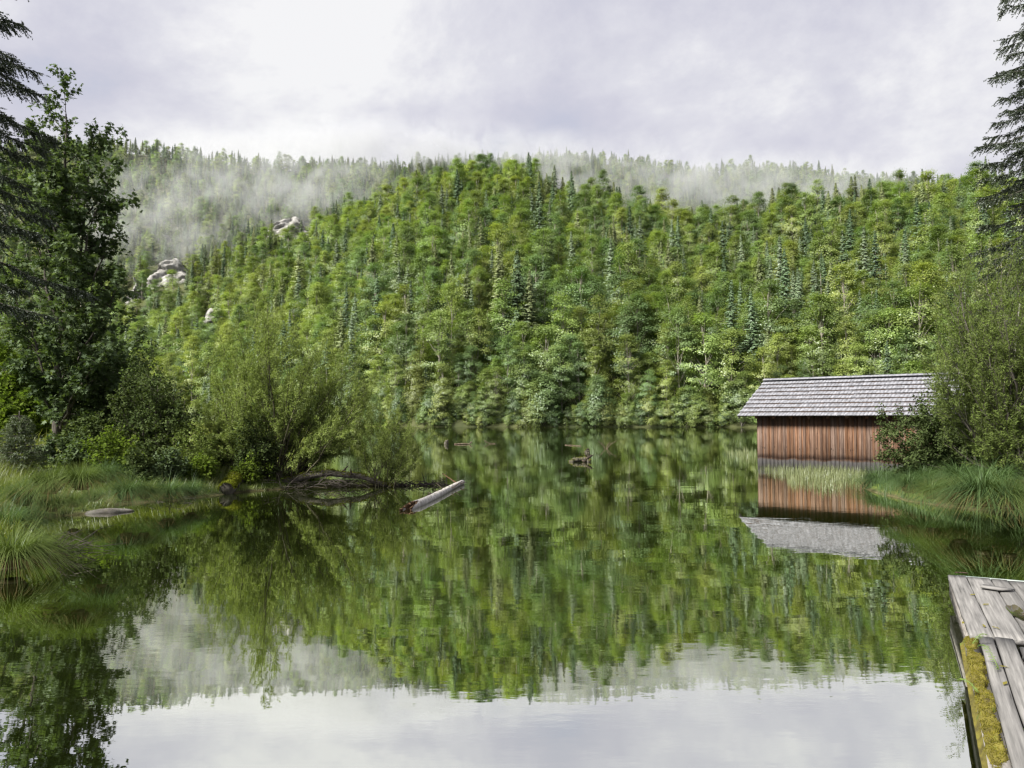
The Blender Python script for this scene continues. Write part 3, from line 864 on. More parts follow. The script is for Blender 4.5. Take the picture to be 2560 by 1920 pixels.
# local frame: x along the front wall, y backwards, z up
def board_mesh(w, h, t, name='board'):
    b = MB(); c = 0.006
    V = [(-w/2, 0, 0), (-w/2 + c, -t, 0), (w/2 - c, -t, 0), (w/2, 0, 0)]
    V = np.array(V + [(x, y, h) for x, y, z in V], float)
    b.add(V, [(0, 1, 5, 4), (1, 2, 6, 5), (2, 3, 7, 6), (3, 0, 4, 7), (4, 5, 6, 7), (3, 2, 1, 0)])
    return b.build(name, M_wall)
period = 0.18
hb = EAVE - 0.02 + 0.25
under_me = board_mesh(0.175, hb, 0.020)
cover_me = [board_mesh(0.105 + 0.008 * k, hb, 0.024) for k in range(3)]
for k in range(int(BL / period)):
    x = (k + 0.5) * period
    o = obj('board', under_me, house, (x, 0, -0.25), (0, 0, 0))
    o = obj('board', cover_me[rs.randint(3)], house, (x + period / 2 + rs.uniform(-.008, .008), -0.022, -0.25 - rs.uniform(0, .03)), (0, rs.uniform(-.002, .002), 0))
# gable walls and back
for gx_, sgn in ((0.0, 1), (BL, -1)):
    for k in range(int(BW / 0.2)):
        y = (k + 0.5) * 0.2
        h = EAVE + (RIDGE - EAVE - 0.1) * (1 - abs(y - BW / 2) / (BW / 2)) + 0.2
        b = board_mesh(0.194, h, 0.022)
        obj('board', b, house, (gx_, y, -0.25), (0, 0, -math.pi / 2 if sgn > 0 else math.pi / 2))
b = MB(); b.box((BL / 2, BW, EAVE / 2 - 0.1), (BL / 2 - .05, 0.03, EAVE / 2 + 0.1)); obj('rear_wall', b.build('rear_wall', M_wall), house)
# roof
OH, GO = 0.60, 0.72
run = BW / 2 + OH
ez = 2.35
slope = math.atan2(RIDGE + 0.05 - ez, run)
slen = run / math.cos(slope)
NCR = 9
expo = slen / NCR
def shingle_mesh(w, l, t):
    b = MB()
    c = 0.004
    V = np.array([(-w/2, 0, -t), (w/2, 0, -t), (w/2, 0, 0), (-w/2, 0, 0), (-w/2 + c, l, -t * .6), (w/2 - c, l, -t * .6), (w/2 - c, l, -t * .2), (-w/2 + c, l, -t * .2)])
    b.add(V, [(0, 1, 2, 3), (3, 2, 6, 7), (0, 4, 5, 1), (1, 5, 6, 2), (0, 3, 7, 4), (4, 7, 6, 5)])
    return b
sh_variants = [shingle_mesh(w, expo * 1.18, 0.044) for w in (0.135, 0.15, 0.165, 0.185)]
sh_me = [s.build('shingle', M_shingle) for s in sh_variants]
widths = (0.137, 0.152, 0.167, 0.187)
roofL = BL + 2 * GO
def roof_local(side, x, s, lift):   # side 0 front, 1 back
    y = -OH + s * math.cos(slope); z = ez + s * math.sin(slope)
    n = np.array((0, -math.sin(slope), math.cos(slope)))
    p = np.array((x, y, z)) + n * lift
    if side: p[1] = BW - p[1]
    return p
b = MB()
for side in (0, 1):
    q = [roof_local(side, x, s, 0.0) for x, s in ((-GO + .02, 0.02), (BL + GO - .02, 0.02), (BL + GO - .02, slen), (-GO + .02, slen))]
    n = np.array((0, -math.sin(slope) * (1 if side == 0 else -1), math.cos(slope))) * -0.03
    V = np.array(q + [a + n for a in q])
    b.add(V, [(0, 1, 2, 3), (7, 6, 5, 4), (0, 4, 5, 1), (1, 5, 6, 2), (2, 6, 7, 3), (3, 7, 4, 0)])
roof = obj('roof', b.build('roof', M_darkwood), house)
singles, massV = 0, MB()
tilt = 0.046 / expo
for side in (0, 1):
    for c in range(NCR):
        x = -GO + rs.uniform(-0.05, 0.0)
        while x < BL + GO - 0.05:
            v = rs.randint(4)
            xc = x + widths[v] / 2
            s0 = c * expo + rs.uniform(-0.007, 0.007)
            p = roof_local(side, xc, s0, 0.045 + rs.uniform(-0.002, 0.003))
            rx = slope - tilt + rs.uniform(-.003, .003)
            if side == 0 and xc < 4.95 and singles < 300:
                obj('shingle', sh_me[v], roof, p, (rx, 0, rs.uniform(-.01, .01))); singles += 1
            else:
                R = Matrix.Rotation(math.pi if side else 0, 3, 'Z') @ Matrix.Rotation(rx, 3, 'X')
                V = sh_variants[v].V[0] @ np.array(R).T + p
                massV.add(V, sh_variants[v].F[4][0])
            x += widths[v] + 0.003
tag(obj('shingles', massV.build('shingles', M_shingle), roof), kind='stuff')
for side in (0, 1):
    b = MB(); ax = np.array([(1, 0, 0), (0, math.cos(slope), math.sin(slope) * (1 if side == 0 else -1)), (0, -math.sin(slope) * (1 if side == 0 else -1), math.cos(slope))])
    c = roof_local(side, BL / 2, slen - 0.07, 0.115)
    b.box(c, (roofL / 2 + 0.01, 0.09, 0.012), ax); obj('ridge_board', b.build('ridge_board', M_shingle), roof)
for k in range(12):
    b = MB(); x = 0.12 + k * (BL - 0.24) / 11
    ax = np.array([(1, 0, 0), (0, math.cos(slope), math.sin(slope)), (0, -math.sin(slope), math.cos(slope))])
    b.box(roof_local(0, x, 0.36, -0.10), (0.05, 0.30, 0.065), ax); obj('rafter', b.build('rafter', M_wall), roof)
for gx_ in (-GO + 0.03, BL + GO - 0.03):
    for side in (0, 1):
        b = MB(); sg = 1 if side == 0 else -1
        ax = np.array([(1, 0, 0), (0, math.cos(slope), math.sin(slope) * sg), (0, -math.sin(slope) * sg, math.cos(slope))])
        b.box(roof_local(side, gx_, slen / 2, -0.09), (0.014, slen / 2 - 0.02, 0.06), ax); obj('verge_board', b.build('verge_board', M_oldwood), roof)
for k in range(4):
    p = MB(); xx = 0.15 + k * (BL - .3) / 3
    p.tube([(xx, 0.35, -2.3), (xx, 0.35, 1.0)], (0.10, 0.09), 8); obj('pile', p.build('pile', M_oldwood, True), house)

# ------------------------------------------------------------------ landing stage
D0 = np.array((5.19, 8.81, 0.0)); D_l = np.array((-0.461, -0.888, 0.0)); D_w = np.array((0.888, -0.461, 0.0))
D_l /= np.linalg.norm(D_l); D_w = np.array((-D_l[1], D_l[0], 0.0))
M_plank = rough_mat('plank_grey', (0.080, 0.078, 0.076), (0.165, 0.160, 0.155), 2.2, (0.7, 16, 16), rough=0.75, bump=0.5, c3=(0.22, 0.215, 0.205), dist=0.004, rnd=0.16, contrast=(0.34, 0.6), c0=(0.022, 0.020, 0.018))
dock = empty('landing_stage', tuple(D0), 'weathered grey plank landing stage with mossy edge in the lower right corner', 'jetty', None, math.atan2(D_l[1], D_l[0]))
# local frame: x along the planks towards the camera, y towards the right-hand side, z up
def plank_mesh(l, w, t, seed):
    r = np.random.RandomState(seed); n = 14
    xs = np.linspace(0, l, n); top = []
    V = []
    for i, x in enumerate(xs):
        e1, e2 = w / 2 + r.normal(0, .0025), w / 2 + r.normal(0, .0025)
        zz = r.normal(0, 0.0018)
        ex_ = 0
        if i in (0, n - 1): ex_ = r.uniform(-.006, .006)
        V += [(x + ex_, -e1, -t), (x + ex_, -e1, zz - .006), (x + ex_, -e1 + .008, zz), (x + ex_, e2 - .008, zz), (x + ex_, e2, zz - .006), (x + ex_, e2, -t)]
    F = []
    for i in range(n - 1):
        for j in range(6):
            F.append((i * 6 + j, i * 6 + (j + 1) % 6, (i + 1) * 6 + (j + 1) % 6, (i + 1) * 6 + j))
    b = MB(); b.add(V, np.array(F)[:, ::-1]); b.F.setdefault(6, []).append(np.array([list(range(6)), list(range((n - 1) * 6 + 5, (n - 1) * 6 - 1, -1))]))
    return b.build('plank', M_plank)
far_lanes = [0.0, 0.19, 0.43, 0.60, 0.83, 1.06, 1.30, 1.55]
near_lanes = [0.065, 0.18, 0.325, 0.50, 0.72, 0.96, 1.21, 1.46]
SGN = 1.0
rs = np.random.RandomState(71)
JOINT = (2.72, 2.72, 2.95, 3.4, 3.6, 3.2, 3.6)
for k in range(7):
    w = far_lanes[k + 1] - far_lanes[k]
    o = obj('plank', plank_mesh(JOINT[k] - 0.006, w - 0.010, 0.045, k), dock, (rs.uniform(-.015, .02), SGN * (far_lanes[k] + w / 2), 0.35 + rs.uniform(-.006, .004)), (rs.uniform(-.012, .012), 0, 0))
    w = near_lanes[k + 1] - near_lanes[k]
    o = obj('plank', plank_mesh(9.6 - JOINT[k], w - 0.010, 0.045, k + 20), dock, (JOINT[k] + 0.004, SGN * (near_lanes[k] + w / 2), 0.35 + rs.uniform(-.006, .004)), (rs.uniform(-.012, .012), 0, -0.03))
for y, xa, xb, tw in ((0.080, 0.06, 2.66, 0), (0.035, 2.67, 9.6, -0.03), (1.40, 0.06, 9.6, 0)):
    b = MB(); b.box(((xb - xa) / 2, 0, 0), ((xb - xa) / 2, 0.072, 0.085)); obj('beam', b.build('beam', M_oldwood), dock, (xa, y, 0.200), (0, 0, tw))
for x in (0.35, 2.7, 5.2, 7.8):
    b = MB(); b.box((x, SGN * 0.75, 0.12), (0.07, 0.72, 0.06)); obj('cross_beam', b.build('cross_beam', M_oldwood), dock)
for x in (0.5, 3.2, 6.2):
    for y in (0.25, 1.3):
        b = MB(); b.tube([(x, SGN * y, -2.2), (x, SGN * y, 0.19)], (0.09, 0.08), 8); obj('pile', b.build('pile', M_oldwood, True), dock)
# metal edging at the far end
M_steel = rough_mat('pale_metal_strip', (0.10, 0.13, 0.12), (0.20, 0.23, 0.22), 6, rough=0.4, bump=0.1, spec=0.5)
b = MB(); b.box((-0.030, SGN * 0.80, 0.335), (0.006, 0.70, 0.014)); obj('edge_strip', b.build('edge_strip', M_steel), dock)
# moss cushions along the outer beam
M_moss = leaf_mat('yellow_moss', (0.060, 0.060, 0.010), (0.200, 0.175, 0.028), 0.3, 0.0, patch=9.0)
M_mossbase = rough_mat('moss_base', (0.035, 0.028, 0.010), (0.120, 0.105, 0.020), 9, bump=0.8, dist=.02, c3=(0.065, 0.090, 0.016), contrast=(0.32, 0.58))
rs = np.random.RandomState(8)
nx_, ny_ = 520, 15
xa = np.linspace(2.64, 9.35, nx_); ya = np.linspace(-0.10, 0.045, ny_)
XA, YA = np.meshgrid(xa, ya, indexing='ij')
skew = lambda x: 0.035 - 0.03 * (x - 2.64)
def moss_h(x, y):
    q = np.stack([x, y], -1)
    lump = 0.5 + 0.5 * vnoise(q, 16.0); fine = vnoise(q + 3.1, 45.0)
    wob = 0.030 * vnoise(np.stack([x * 3.0, x * 0], -1), 1.0) + 0.020 * vnoise(np.stack([x * 11.0, x * 0 + 5], -1), 1.0)
    e = 1 - (np.abs(y + 0.022 - wob * .5) / (0.056 + wob * .8)) ** 2
    cover = np.clip(e * 1.6, -0.6, 1) * np.clip((vnoise(np.stack([x * 1.9, x * 0 + 9], -1), 1.0) + 0.95) * 3, 0, 1)
    return 0.268 + (0.030 + 0.040 * lump + 0.008 * fine) * cover - np.where(y < -0.10, (-0.10 - y) * 1.2, 0)
cush = MB(); ZA = moss_h(XA, YA)
i = np.arange(nx_ - 1)[:, None] * ny_; j = np.arange(ny_ - 1)[None]
cush.add(np.stack([XA, YA + skew(XA), ZA], -1).reshape(-1, 3), np.stack([i + j, i + ny_ + j, i + ny_ + j + 1, i + j + 1], -1).reshape(-1, 4))
n = 26000
xm = rs.uniform(2.66, 9.3, n); ym = rs.uniform(-0.10, 0.045, n); zm = moss_h(xm, ym)
ok = zm > 0.282; xm, ym, zm = xm[ok], ym[ok], zm[ok]; n = len(xm)
V, F = orient_quads(np.column_stack([xm, ym + skew(xm), zm - .003]), rs.normal(0, 1, (n, 3)), rs.normal(0, .55, (n, 3)) + (0, 0, 1), rs.uniform(.003, .006, n), rs.uniform(.006, .020, n), rs)
mo = obj('moss', mesh_np('moss', V, [F], [M_moss]), dock); tag(mo, 'yellow green moss cushions along the outer beam', kind='stuff')
mb_ = obj('moss_mat', cush.build('moss_mat', M_mossbase, True), dock); tag(mb_, kind='stuff')

def dock_pt(x, y, z):   # local dock coordinates to world
    return D0 + D_l * x + D_w * y * SGN + np.array((0, 0, z))

def on_dock(px, py, z=0.352):
    return at(px, py, z)

M_fern = leaf_mat('fern_leaf', (0.10, 0.17, 0.03), (0.20, 0.28, 0.07), 0.4, 0.02)
M_yleaf = leaf_mat('fallen_yellow_leaf', (0.12, 0.11, 0.025), (0.21, 0.18, 0.045), 0.3, 0.0)
def fern(name, label, p, length, heading, rise):
    rs = np.random.RandomState(int(abs(p[0] * 991)))
    m = 26; t = np.linspace(0.05, 1, m)
    h = np.array((math.cos(heading), math.sin(heading), 0)); s = np.array((-h[1], h[0], 0))
    pos = np.asarray(p) + h * (t * length)[:, None]; pos[:, 2] += rise * np.sin(t * 2.2) * length
    w = 0.36 * length * np.sin(np.pi * (0.12 + 0.88 * t)) + 0.01
    Vs, Fs, k = [], [], 0
    for sg in (-1, 1):
        ax = s * sg + h * 0.35 + np.array((0, 0, -0.1)); nr = np.tile((0, 0, 1.0), (m, 1)) + rs.normal(0, .15, (m, 3))
        V, F = orient_quads(pos, nr, np.tile(ax, (m, 1)), np.full(m, length / m * 1.1), w * 0.5, rs)
        Vs.append(V); Fs.append(F + k); k += len(V)
    e = empty(name, tuple(p), label, 'fern')
    inv = np.asarray(p)
    obj('frond', mesh_np('frond', np.concatenate(Vs) - inv, [np.concatenate(Fs)], [M_fern]), e)
    b = MB(); b.tube(pos[::3] - inv, np.linspace(.004, .0015, len(pos[::3])), 4); obj('stalk', b.build('stalk', M_fern), e)
fern('fern', 'upright green fern rooted in the crack between two landing stage planks', on_dock(2500, 1680), 0.20, 1.75, 0.75)
fern('fern', 'small green fern growing over the start of the mossy beam', on_dock(2430, 1612, .36), 0.16, 0.25, 0.5)
fern('fern', 'low fern hanging out over the moss beside the landing stage', on_dock(2450, 1735, .34), 0.14, 2.2, 0.5)
for i, (px_, py_, r_, lb) in enumerate(((2425, 1488, 0.3, 'withered yellow leaf lying on the outermost planks'), (2456, 1512, 0.1, 'long yellow leaf lying on the second plank from the water'), (2462, 1568, 1.2, 'small yellow leaf in the gap between two planks'), (2500, 1573, 2.0, 'pale yellow leaf lying beside the plank joint'), (2508, 1712, 0.7, 'yellow leaf at the foot of the upright fern'), (2525, 1670, 2.6, 'brown leaf lying near the right edge by the fern'), (2407, 1560, 1.0, 'green weed leaf tucked in the outer edge of the stage'))):
    p = on_dock(px_, py_, 0.357)
    V = np.array([(0, 0, 0), (.030, .014, .008), (.065, .010, .003), (.085, 0, .010), (.065, -.012, .004), (.030, -.016, .007)])
    o = obj('fallen_leaf', mesh_np('fallen_leaf', V, [np.array([range(6)])], [M_yleaf]), None, tuple(p), (0.05, 0.0, r_)); o.scale = (0.85, 0.85, 1.0)
    tag(o, lb, 'leaf')
# puddle, loose board, knot of rope
M_pud = None
mt, nt_, N_, L_, out_ = new_mat('puddle_water')
pb = N_.new('ShaderNodeBsdfPrincipled'); pb.inputs['Base Color'].default_value = (0.045, 0.040, 0.022, 1); pb.inputs['Roughness'].default_value = 0.05
L_.new(pb.outputs[0], out_.inputs['Surface'])
p = on_dock(2540, 1528, 0.359); th = np.linspace(0, 2 * np.pi, 26)[:-1]
rr = 1 + 0.12 * np.sin(3 * th + 1) + 0.08 * np.sin(5 * th)
Vp = np.column_stack([0.30 * np.cos(th) * rr, 0.065 * np.sin(th) * rr, np.zeros(25)])
o = obj('puddle', mesh_np('puddle', np.concatenate([Vp, Vp - (0, 0, .004)]), [np.array([range(25)]), np.array([(i, i + 25, (i + 1) % 25 + 25, (i + 1) % 25) for i in range(25)])[:, ::-1]], [mt]), None, tuple(p), (0, 0, math.atan2(D_l[1], D_l[0])))
tag(o, 'dark puddle standing on the third plank of the landing stage', 'puddle')
b = MB(); V = np.array([(0, 0, 0), (.30, .02, 0), (.27, .17, 0), (.09, .15, 0)], float); V2 = V + (0, 0, .022)
b.add(np.concatenate([V, V2]), [(3, 2, 1, 0), (4, 5, 6, 7), (0, 1, 5, 4), (1, 2, 6, 5), (2, 3, 7, 6), (3, 0, 4, 7)])
p = on_dock(2538, 1478, 0.362)
o = obj('loose_board', b.build('loose_board', M_plank), None, tuple(p), (0.05, 0, 2.2)); tag(o, 'short offcut of board lying across the far end of the stage', 'board')
p = on_dock(2402, 1436, 0.365); rope = MB()
tt = np.linspace(0, 1, 40)
rope.tube(np.column_stack([.11 * (tt - .5) + .02 * np.sin(tt * 20), .022 * np.cos(tt * 17), .014 + .012 * np.abs(np.sin(tt * 9))]), 0.006, 5)
o = obj('rope_knot', rope.build('rope_knot', M_darkwood, True), None, tuple(p), (0, 0, -0.3)); tag(o, 'dark knotted rope at the far corner of the landing stage', 'rope')
# ------------------------------------------------------------------ near plants: builders
LEAF_MAPLE = np.array([(0, 0), (.46, .04), (.27, .30), (.52, .62), (.17, .52), (0, 1), (-.17, .52), (-.52, .62), (-.27, .30), (-.46, .04)])
LEAF_OVAL = np.array([(0, 0), (.30, .25), (.33, .60), (0, 1), (-.33, .60), (-.30, .25)])
LEAF_WILLOW = np.array([(0, 0), (.10, .40), (0, 1), (-.10, .40)])

def leaves_mesh(pos, axis, nrm, size, outline):
    nrm = unit(nrm); axis = unit(axis - nrm * np.sum(axis * nrm, -1, keepdims=True)); side = np.cross(nrm, axis)
    k = len(outline); s = np.asarray(size)[:, None, None]
    ox, oy = outline[:, 0][None, :, None], outline[:, 1][None, :, None]
    oz = -0.18 * oy ** 2 - 0.15 * np.abs(ox)
    V = pos[:, None, :] + s * (side[:, None, :] * ox + axis[:, None, :] * oy + nrm[:, None, :] * oz)
    return V.reshape(-1, 3), np.arange(len(pos) * k).reshape(-1, k)

def twig_leaves(rs, twigs, per_m, size, outline, spread=0.9, up=0.8, droop=0.35, jit=0.03, along=0.6):
    """leaf positions along twigs"""
    P, A, NR = [], [], []
    for t in twigs:
        t = np.asarray(t); seg = np.linalg.norm(np.diff(t, axis=0), axis=1); Lt = seg.sum()
        n = max(2, int(per_m * Lt + rs.rand()))
        q = np.sort(rs.uniform(0.08, 1.0, n)) * Lt
        cum = np.concatenate([[0], np.cumsum(seg)])
        pos = np.column_stack([np.interp(q, cum, t[:, c]) for c in range(3)])
        P.append(pos); A.append(np.tile(unit(t[-1] - t[0]), (n, 1)))
    P = np.concatenate(P); A = np.concatenate(A); n = len(P)
    P = P + rs.normal(0, jit, P.shape)
    ax = A * along + rs.normal(0, spread, (n, 3)) + np.array((0, 0, -droop))
    nr = rs.normal(0, 0.55, (n, 3)) + np.array((0, 0, up))
    sz = rs.uniform(0.65, 1.2, n) * size
    return leaves_mesh(P, ax, nr, sz, outline)

def grow(rs, p, d, Ln, r, lv, S, BR, TW, trunk_pts=None):
    s = S[lv]
    if trunk_pts is None:
        n = max(2, int(Ln / s['seg']) + 1)
        pts = [np.asarray(p, float)]; dd = unit(d)
        for i in range(n):
            dd = unit(dd + rs.normal(0, s['wander'], 3) + np.array((0, 0, s['up'])))
            pts.append(pts[-1] + dd * Ln / n)
        pts = np.array(pts)
    else:
        pts = np.asarray(trunk_pts, float); n = len(pts) - 1
    rad = np.linspace(r, max(r * s['taper'], 0.0025), n + 1)
    BR.append((pts, rad, lv))
    if lv == len(S) - 1:
        TW.append(pts); return
    TW.append(pts[-3:])
    for k in range(s['n']):
        t = s['t0'] + (1 - s['t0']) * (k + rs.rand()) / s['n']
        f = t * n; i = min(int(f), n - 1); w = f - i
        q = pts[i] * (1 - w) + pts[i + 1] * w; tg = unit(pts[i + 1] - pts[i])
        az = k * 2.399 + rs.uniform(-.6, .6)
        ref = np.array((0, 0, 1.0)) if abs(tg[2]) < 0.9 else np.array((1.0, 0, 0))
        a = unit(np.cross(tg, ref)); b = np.cross(tg, a)
        ang = s['ang'] * rs.uniform(0.75, 1.25)
        cd = math.cos(ang) * tg + math.sin(ang) * (math.cos(az) * a + math.sin(az) * b)
        l2 = Ln * s['ratio'] * (1 - s['fall'] * t) * rs.uniform(0.7, 1.2)
        r2 = min((rad[i]) * s['rr'], r)
        grow(rs, q, cd, l2, r2, lv + 1, S, BR, TW)

def wood_mesh(BR, name, mat, levels=None, sides=(8, 5, 4, 3, 3), org=(0, 0, 0)):
    b = MB()
    for pts, rad, lv in BR:
        if levels is None or lv in levels:
            b.tube(pts - np.asarray(org), rad, sides[min(lv, 4)], cap=False)
    return b.build(name, mat, True)

def bez(p0, pc, p1, n=9):
    t = np.linspace(0, 1, n)[:, None]
    return (1 - t) ** 2 * np.asarray(p0) + 2 * t * (1 - t) * np.asarray(pc) + t * t * np.asarray(p1)

def gz(x, y):
    return float(height(np.array([x]), np.array([y]))[0])

def leafy(name, label, cat, org, stems, S, leafspec, barkmat, leafmat, seed, group=None, trunkname='trunk'):
    """a thing: trunk + branches + foliage, from given main stems [(points, radius)]"""
    rs = np.random.RandomState(seed)
    BR, TW = [], []
    for pts, r in stems:
        Ln = np.linalg.norm(np.diff(pts, axis=0), axis=1).sum()
        grow(rs, pts[0], None, Ln, r, 0, S, BR, TW, trunk_pts=pts)
    e = empty(name, tuple(org), label, cat, group)
    if trunkname == 'stem':
        for pts, rad, lv in [q for q in BR if q[2] == 0]:
            obj('stem', wood_mesh([(pts, rad, 0)], 'stem', barkmat, None, (6, 5, 4, 3, 3), org), e)
    else:
        obj(trunkname, wood_mesh(BR, trunkname, barkmat, (0,), (10, 5, 4, 3, 3), org), e)
    if len(S) > 1:
        obj('branches', wood_mesh(BR, 'branches', barkmat, tuple(range(1, len(S))), (8, 5, 3, 3, 3), org), e)['kind'] = 'stuff'
    V, F = twig_leaves(rs, TW, **leafspec)
    f = obj('foliage', mesh_np('foliage', V - np.asarray(org), [F], [leafmat]), e)
    f['kind'] = 'stuff'
    return e, len(F)

M_maple = leaf_mat('maple_leaf', (0.038, 0.062, 0.026), (0.096, 0.132, 0.055), 0.30, 0.012, 0.6, patch=0.5)  # leaf green darkened to carry the shade of trees outside the view
M_maple2 = leaf_mat('young_maple_leaf', (0.060, 0.100, 0.018), (0.140, 0.185, 0.035), 0.45, 0.0, patch=0.6)
M_alder = leaf_mat('alder_leaf', (0.032, 0.050, 0.018), (0.085, 0.110, 0.042), 0.25, 0.0, patch=0.8)
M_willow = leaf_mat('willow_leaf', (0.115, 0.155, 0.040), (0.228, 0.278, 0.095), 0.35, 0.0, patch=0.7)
M_willowdk = leaf_mat('dark_willow_leaf', (0.070, 0.102, 0.025), (0.155, 0.198, 0.060), 0.30, 0.0, patch=0.7)  # darker willow green, for the right-hand tree and the bank scrub
M_needle = leaf_mat('spruce_needle', (0.014, 0.022, 0.010), (0.042, 0.055, 0.024), 0.10, 0.05, patch=0.8)
M_needle2 = leaf_mat('young_spruce_needle', (0.040, 0.062, 0.018), (0.095, 0.125, 0.038), 0.15, 0.05, patch=1.5)

# --- the maple on the left bank
B0 = np.array((-16.2, 26.0, gz(-16.2, 26.0) - 0.1))
rs = np.random.RandomState(101)
def wander_line(p0, p1, n, amp, rs):
    t = np.linspace(0, 1, n)[:, None]
    w = np.cumsum(rs.normal(0, amp, (n, 3)), 0); w -= w[0] + (w[-1] - w[0]) * t
    return np.asarray(p0) * (1 - t) + np.asarray(p1) * t + w
top = atd(165, 285, 26.0)
fork = atd(165, 680, 26.0)
stems = [(np.concatenate([wander_line(B0, fork, 9, 0.05, rs), wander_line(fork, top, 9, 0.05, rs)[1:]]), 0.15),
         (wander_line(fork - (0, 0, .8), atd(90, 330, 25.4), 9, .05, rs), 0.06), (wander_line(fork - (0, 0, 1.6), atd(230, 350, 26.6), 9, .05, rs), 0.065),
         (wander_line(fork - (0, 0, 2.6), atd(275, 430, 25.6), 9, .06, rs), 0.06), (wander_line(fork - (0, 0, 3.4), atd(285, 560, 26.4), 9, .06, rs), 0.06),
         (wander_line(fork - (0, 0, 2.2), atd(30, 420, 26.6), 9, .06, rs), 0.06), (wander_line(fork - (0, 0, 4.2), atd(300, 700, 25.2), 9, .06, rs), 0.055),
         (wander_line(B0 + (.15, .1, .6), atd(215, 800, 26.5), 9, .05, rs), 0.09), (wander_line(fork - (0, 0, 4.8), atd(20, 700, 25.2), 9, .06, rs), 0.055),
         (wander_line(fork - (0, 0, 5.2), atd(345, 850, 25.0), 9, .06, rs), 0.05), (wander_line(fork - (0, 0, 5.0), atd(130, 800, 23.8), 9, .06, rs), 0.05),
         (wander_line(fork - (0, 0, 5.6), atd(240, 900, 24.4), 9, .06, rs), 0.05), (wander_line(fork - (0, 0, 5.6), atd(60, 900, 24.6), 9, .06, rs), 0.05), (wander_line(fork - (0, 0, 1.2), atd(130, 420, 25.2), 9, .06, rs), 0.05), (wander_line(fork - (0, 0, 3.6), atd(180, 620, 24.6), 9, .06, rs), 0.05)]
S = [dict(n=13, t0=.16, ang=.85, ratio=.27, fall=.45, rr=.5, taper=.16, seg=.5, wander=.1, up=.05),
     dict(n=7, t0=.2, ang=.8, ratio=.48, fall=.4, rr=.6, taper=.3, seg=.3, wander=.12, up=.05),
     dict(seg=.2, wander=.15, up=-.02, taper=.4)]
e_, nl = leafy('maple_tree', 'tall dark maple with pale forked upper stems on the left bank', 'tree', B0, stems, S,
      dict(per_m=38, size=0.158, outline=LEAF_MAPLE, spread=.8, up=.75, droop=.5, jit=.07), M_bark, M_maple, 11)
NL = [('maple', nl)]

# --- bushes: stems reach from a base towards given crown points
def bush(name, label, base_px, depth, tips, S, leafspec, bark, leaf, seed, cat='shrub', spread=0.25, ctrl=0.35, r0=0.035, dd=1.2, extra=1, group=None, lean=0.0):
    rs = np.random.RandomState(seed)
    x = (base_px - 1280) / FPX * depth
    b0 = np.array((x, depth, gz(x, depth) - 0.12))
    stems = []
    for rep in range(extra):
        for tp in tips:
            d = depth + rs.uniform(-dd, dd)
            sh = 1.0 if rep == 0 else rs.uniform(0.5, 0.95)
            tip = atd(tp[0], tp[1], d)
            p0 = b0 + np.append(rs.normal(0, spread, 2), 0) + np.array((lean * (tip[0] - b0[0]), 0, 0))
            tip = p0 + (tip - p0) * sh + rs.normal(0, .15, 3) * (rep > 0)
            mid = (p0 + tip) / 2
            pc = mid + (np.array((p0[0], p0[1], tip[2])) - mid) * ctrl * rs.uniform(-.6, 1.2) + rs.normal(0, .12, 3)
            pts = bez(p0, pc, tip, 9) + np.concatenate([np.zeros((1, 3)), rs.normal(0, .025, (8, 3))])
            stems.append((pts, r0 * rs.uniform(.6, 1.2)))
    e_, n = leafy(name, label, cat, b0, stems, S, leafspec, bark, leaf, seed + 1, group, 'stem')
    NL.append((name, n))
    return e_

S_w = [dict(n=13, t0=.22, ang=.50, ratio=.34, fall=.45, rr=.45, taper=.18, seg=.3, wander=.08, up=.10),
       dict(n=6, t0=.15, ang=.50, ratio=.42, fall=.3, rr=.6, taper=.4, seg=.2, wander=.08, up=.10),
       dict(seg=.4, wander=.08, up=.06, taper=.5)]
lw = dict(per_m=84, size=0.104, outline=LEAF_WILLOW, spread=.45, up=.5, droop=.05, jit=.025, along=1.0)
bush('willow_shrub', 'large feathery yellow green willow leaning over the left shore', 672, 24.0,
     [(505, 1010), (530, 930), (560, 870), (600, 840), (640, 800), (668, 775), (690, 790), (730, 850), (770, 870), (820, 880), (850, 920), (900, 900), (915, 960), (920, 1010), (880, 1040), (590, 1000), (640, 940), (720, 960), (790, 990), (560, 1090), (610, 1080), (480, 1060), (475, 1110), (915, 1070), (890, 1100), (850, 1080), (800, 1070), (750, 1060), (520, 1130)],
     S_w, lw, M_twig, M_willow, 300, 'willow', spread=.30, dd=1.7, extra=2, r0=.034, lean=.30)
S_w2 = [dict(n=8, t0=.25, ang=.35, ratio=.30, fall=.4, rr=.45, taper=.2, seg=.3, wander=.06, up=.10), dict(n=4, t0=.15, ang=.45, ratio=.42, fall=.3, rr=.6, taper=.4, seg=.2, wander=.06, up=.08), dict(seg=.12, wander=.06, up=.05, taper=.5)]
bush('willow_shrub', 'small airy willow bush standing in the water right of the large willow', 968, 24.2,
     [(905, 1060), (925, 1030), (950, 1015), (975, 1010), (1000, 1020), (1025, 1035), (1050, 1060), (1075, 1090), (1060, 1130), (895, 1110), (990, 1050), (940, 1070), (1020, 1080), (1040, 1150)],
     S_w2, dict(lw, per_m=75, size=.085), M_twig, M_willow, 320, 'willow', spread=.30, dd=.9, extra=3, r0=.012, ctrl=.15)
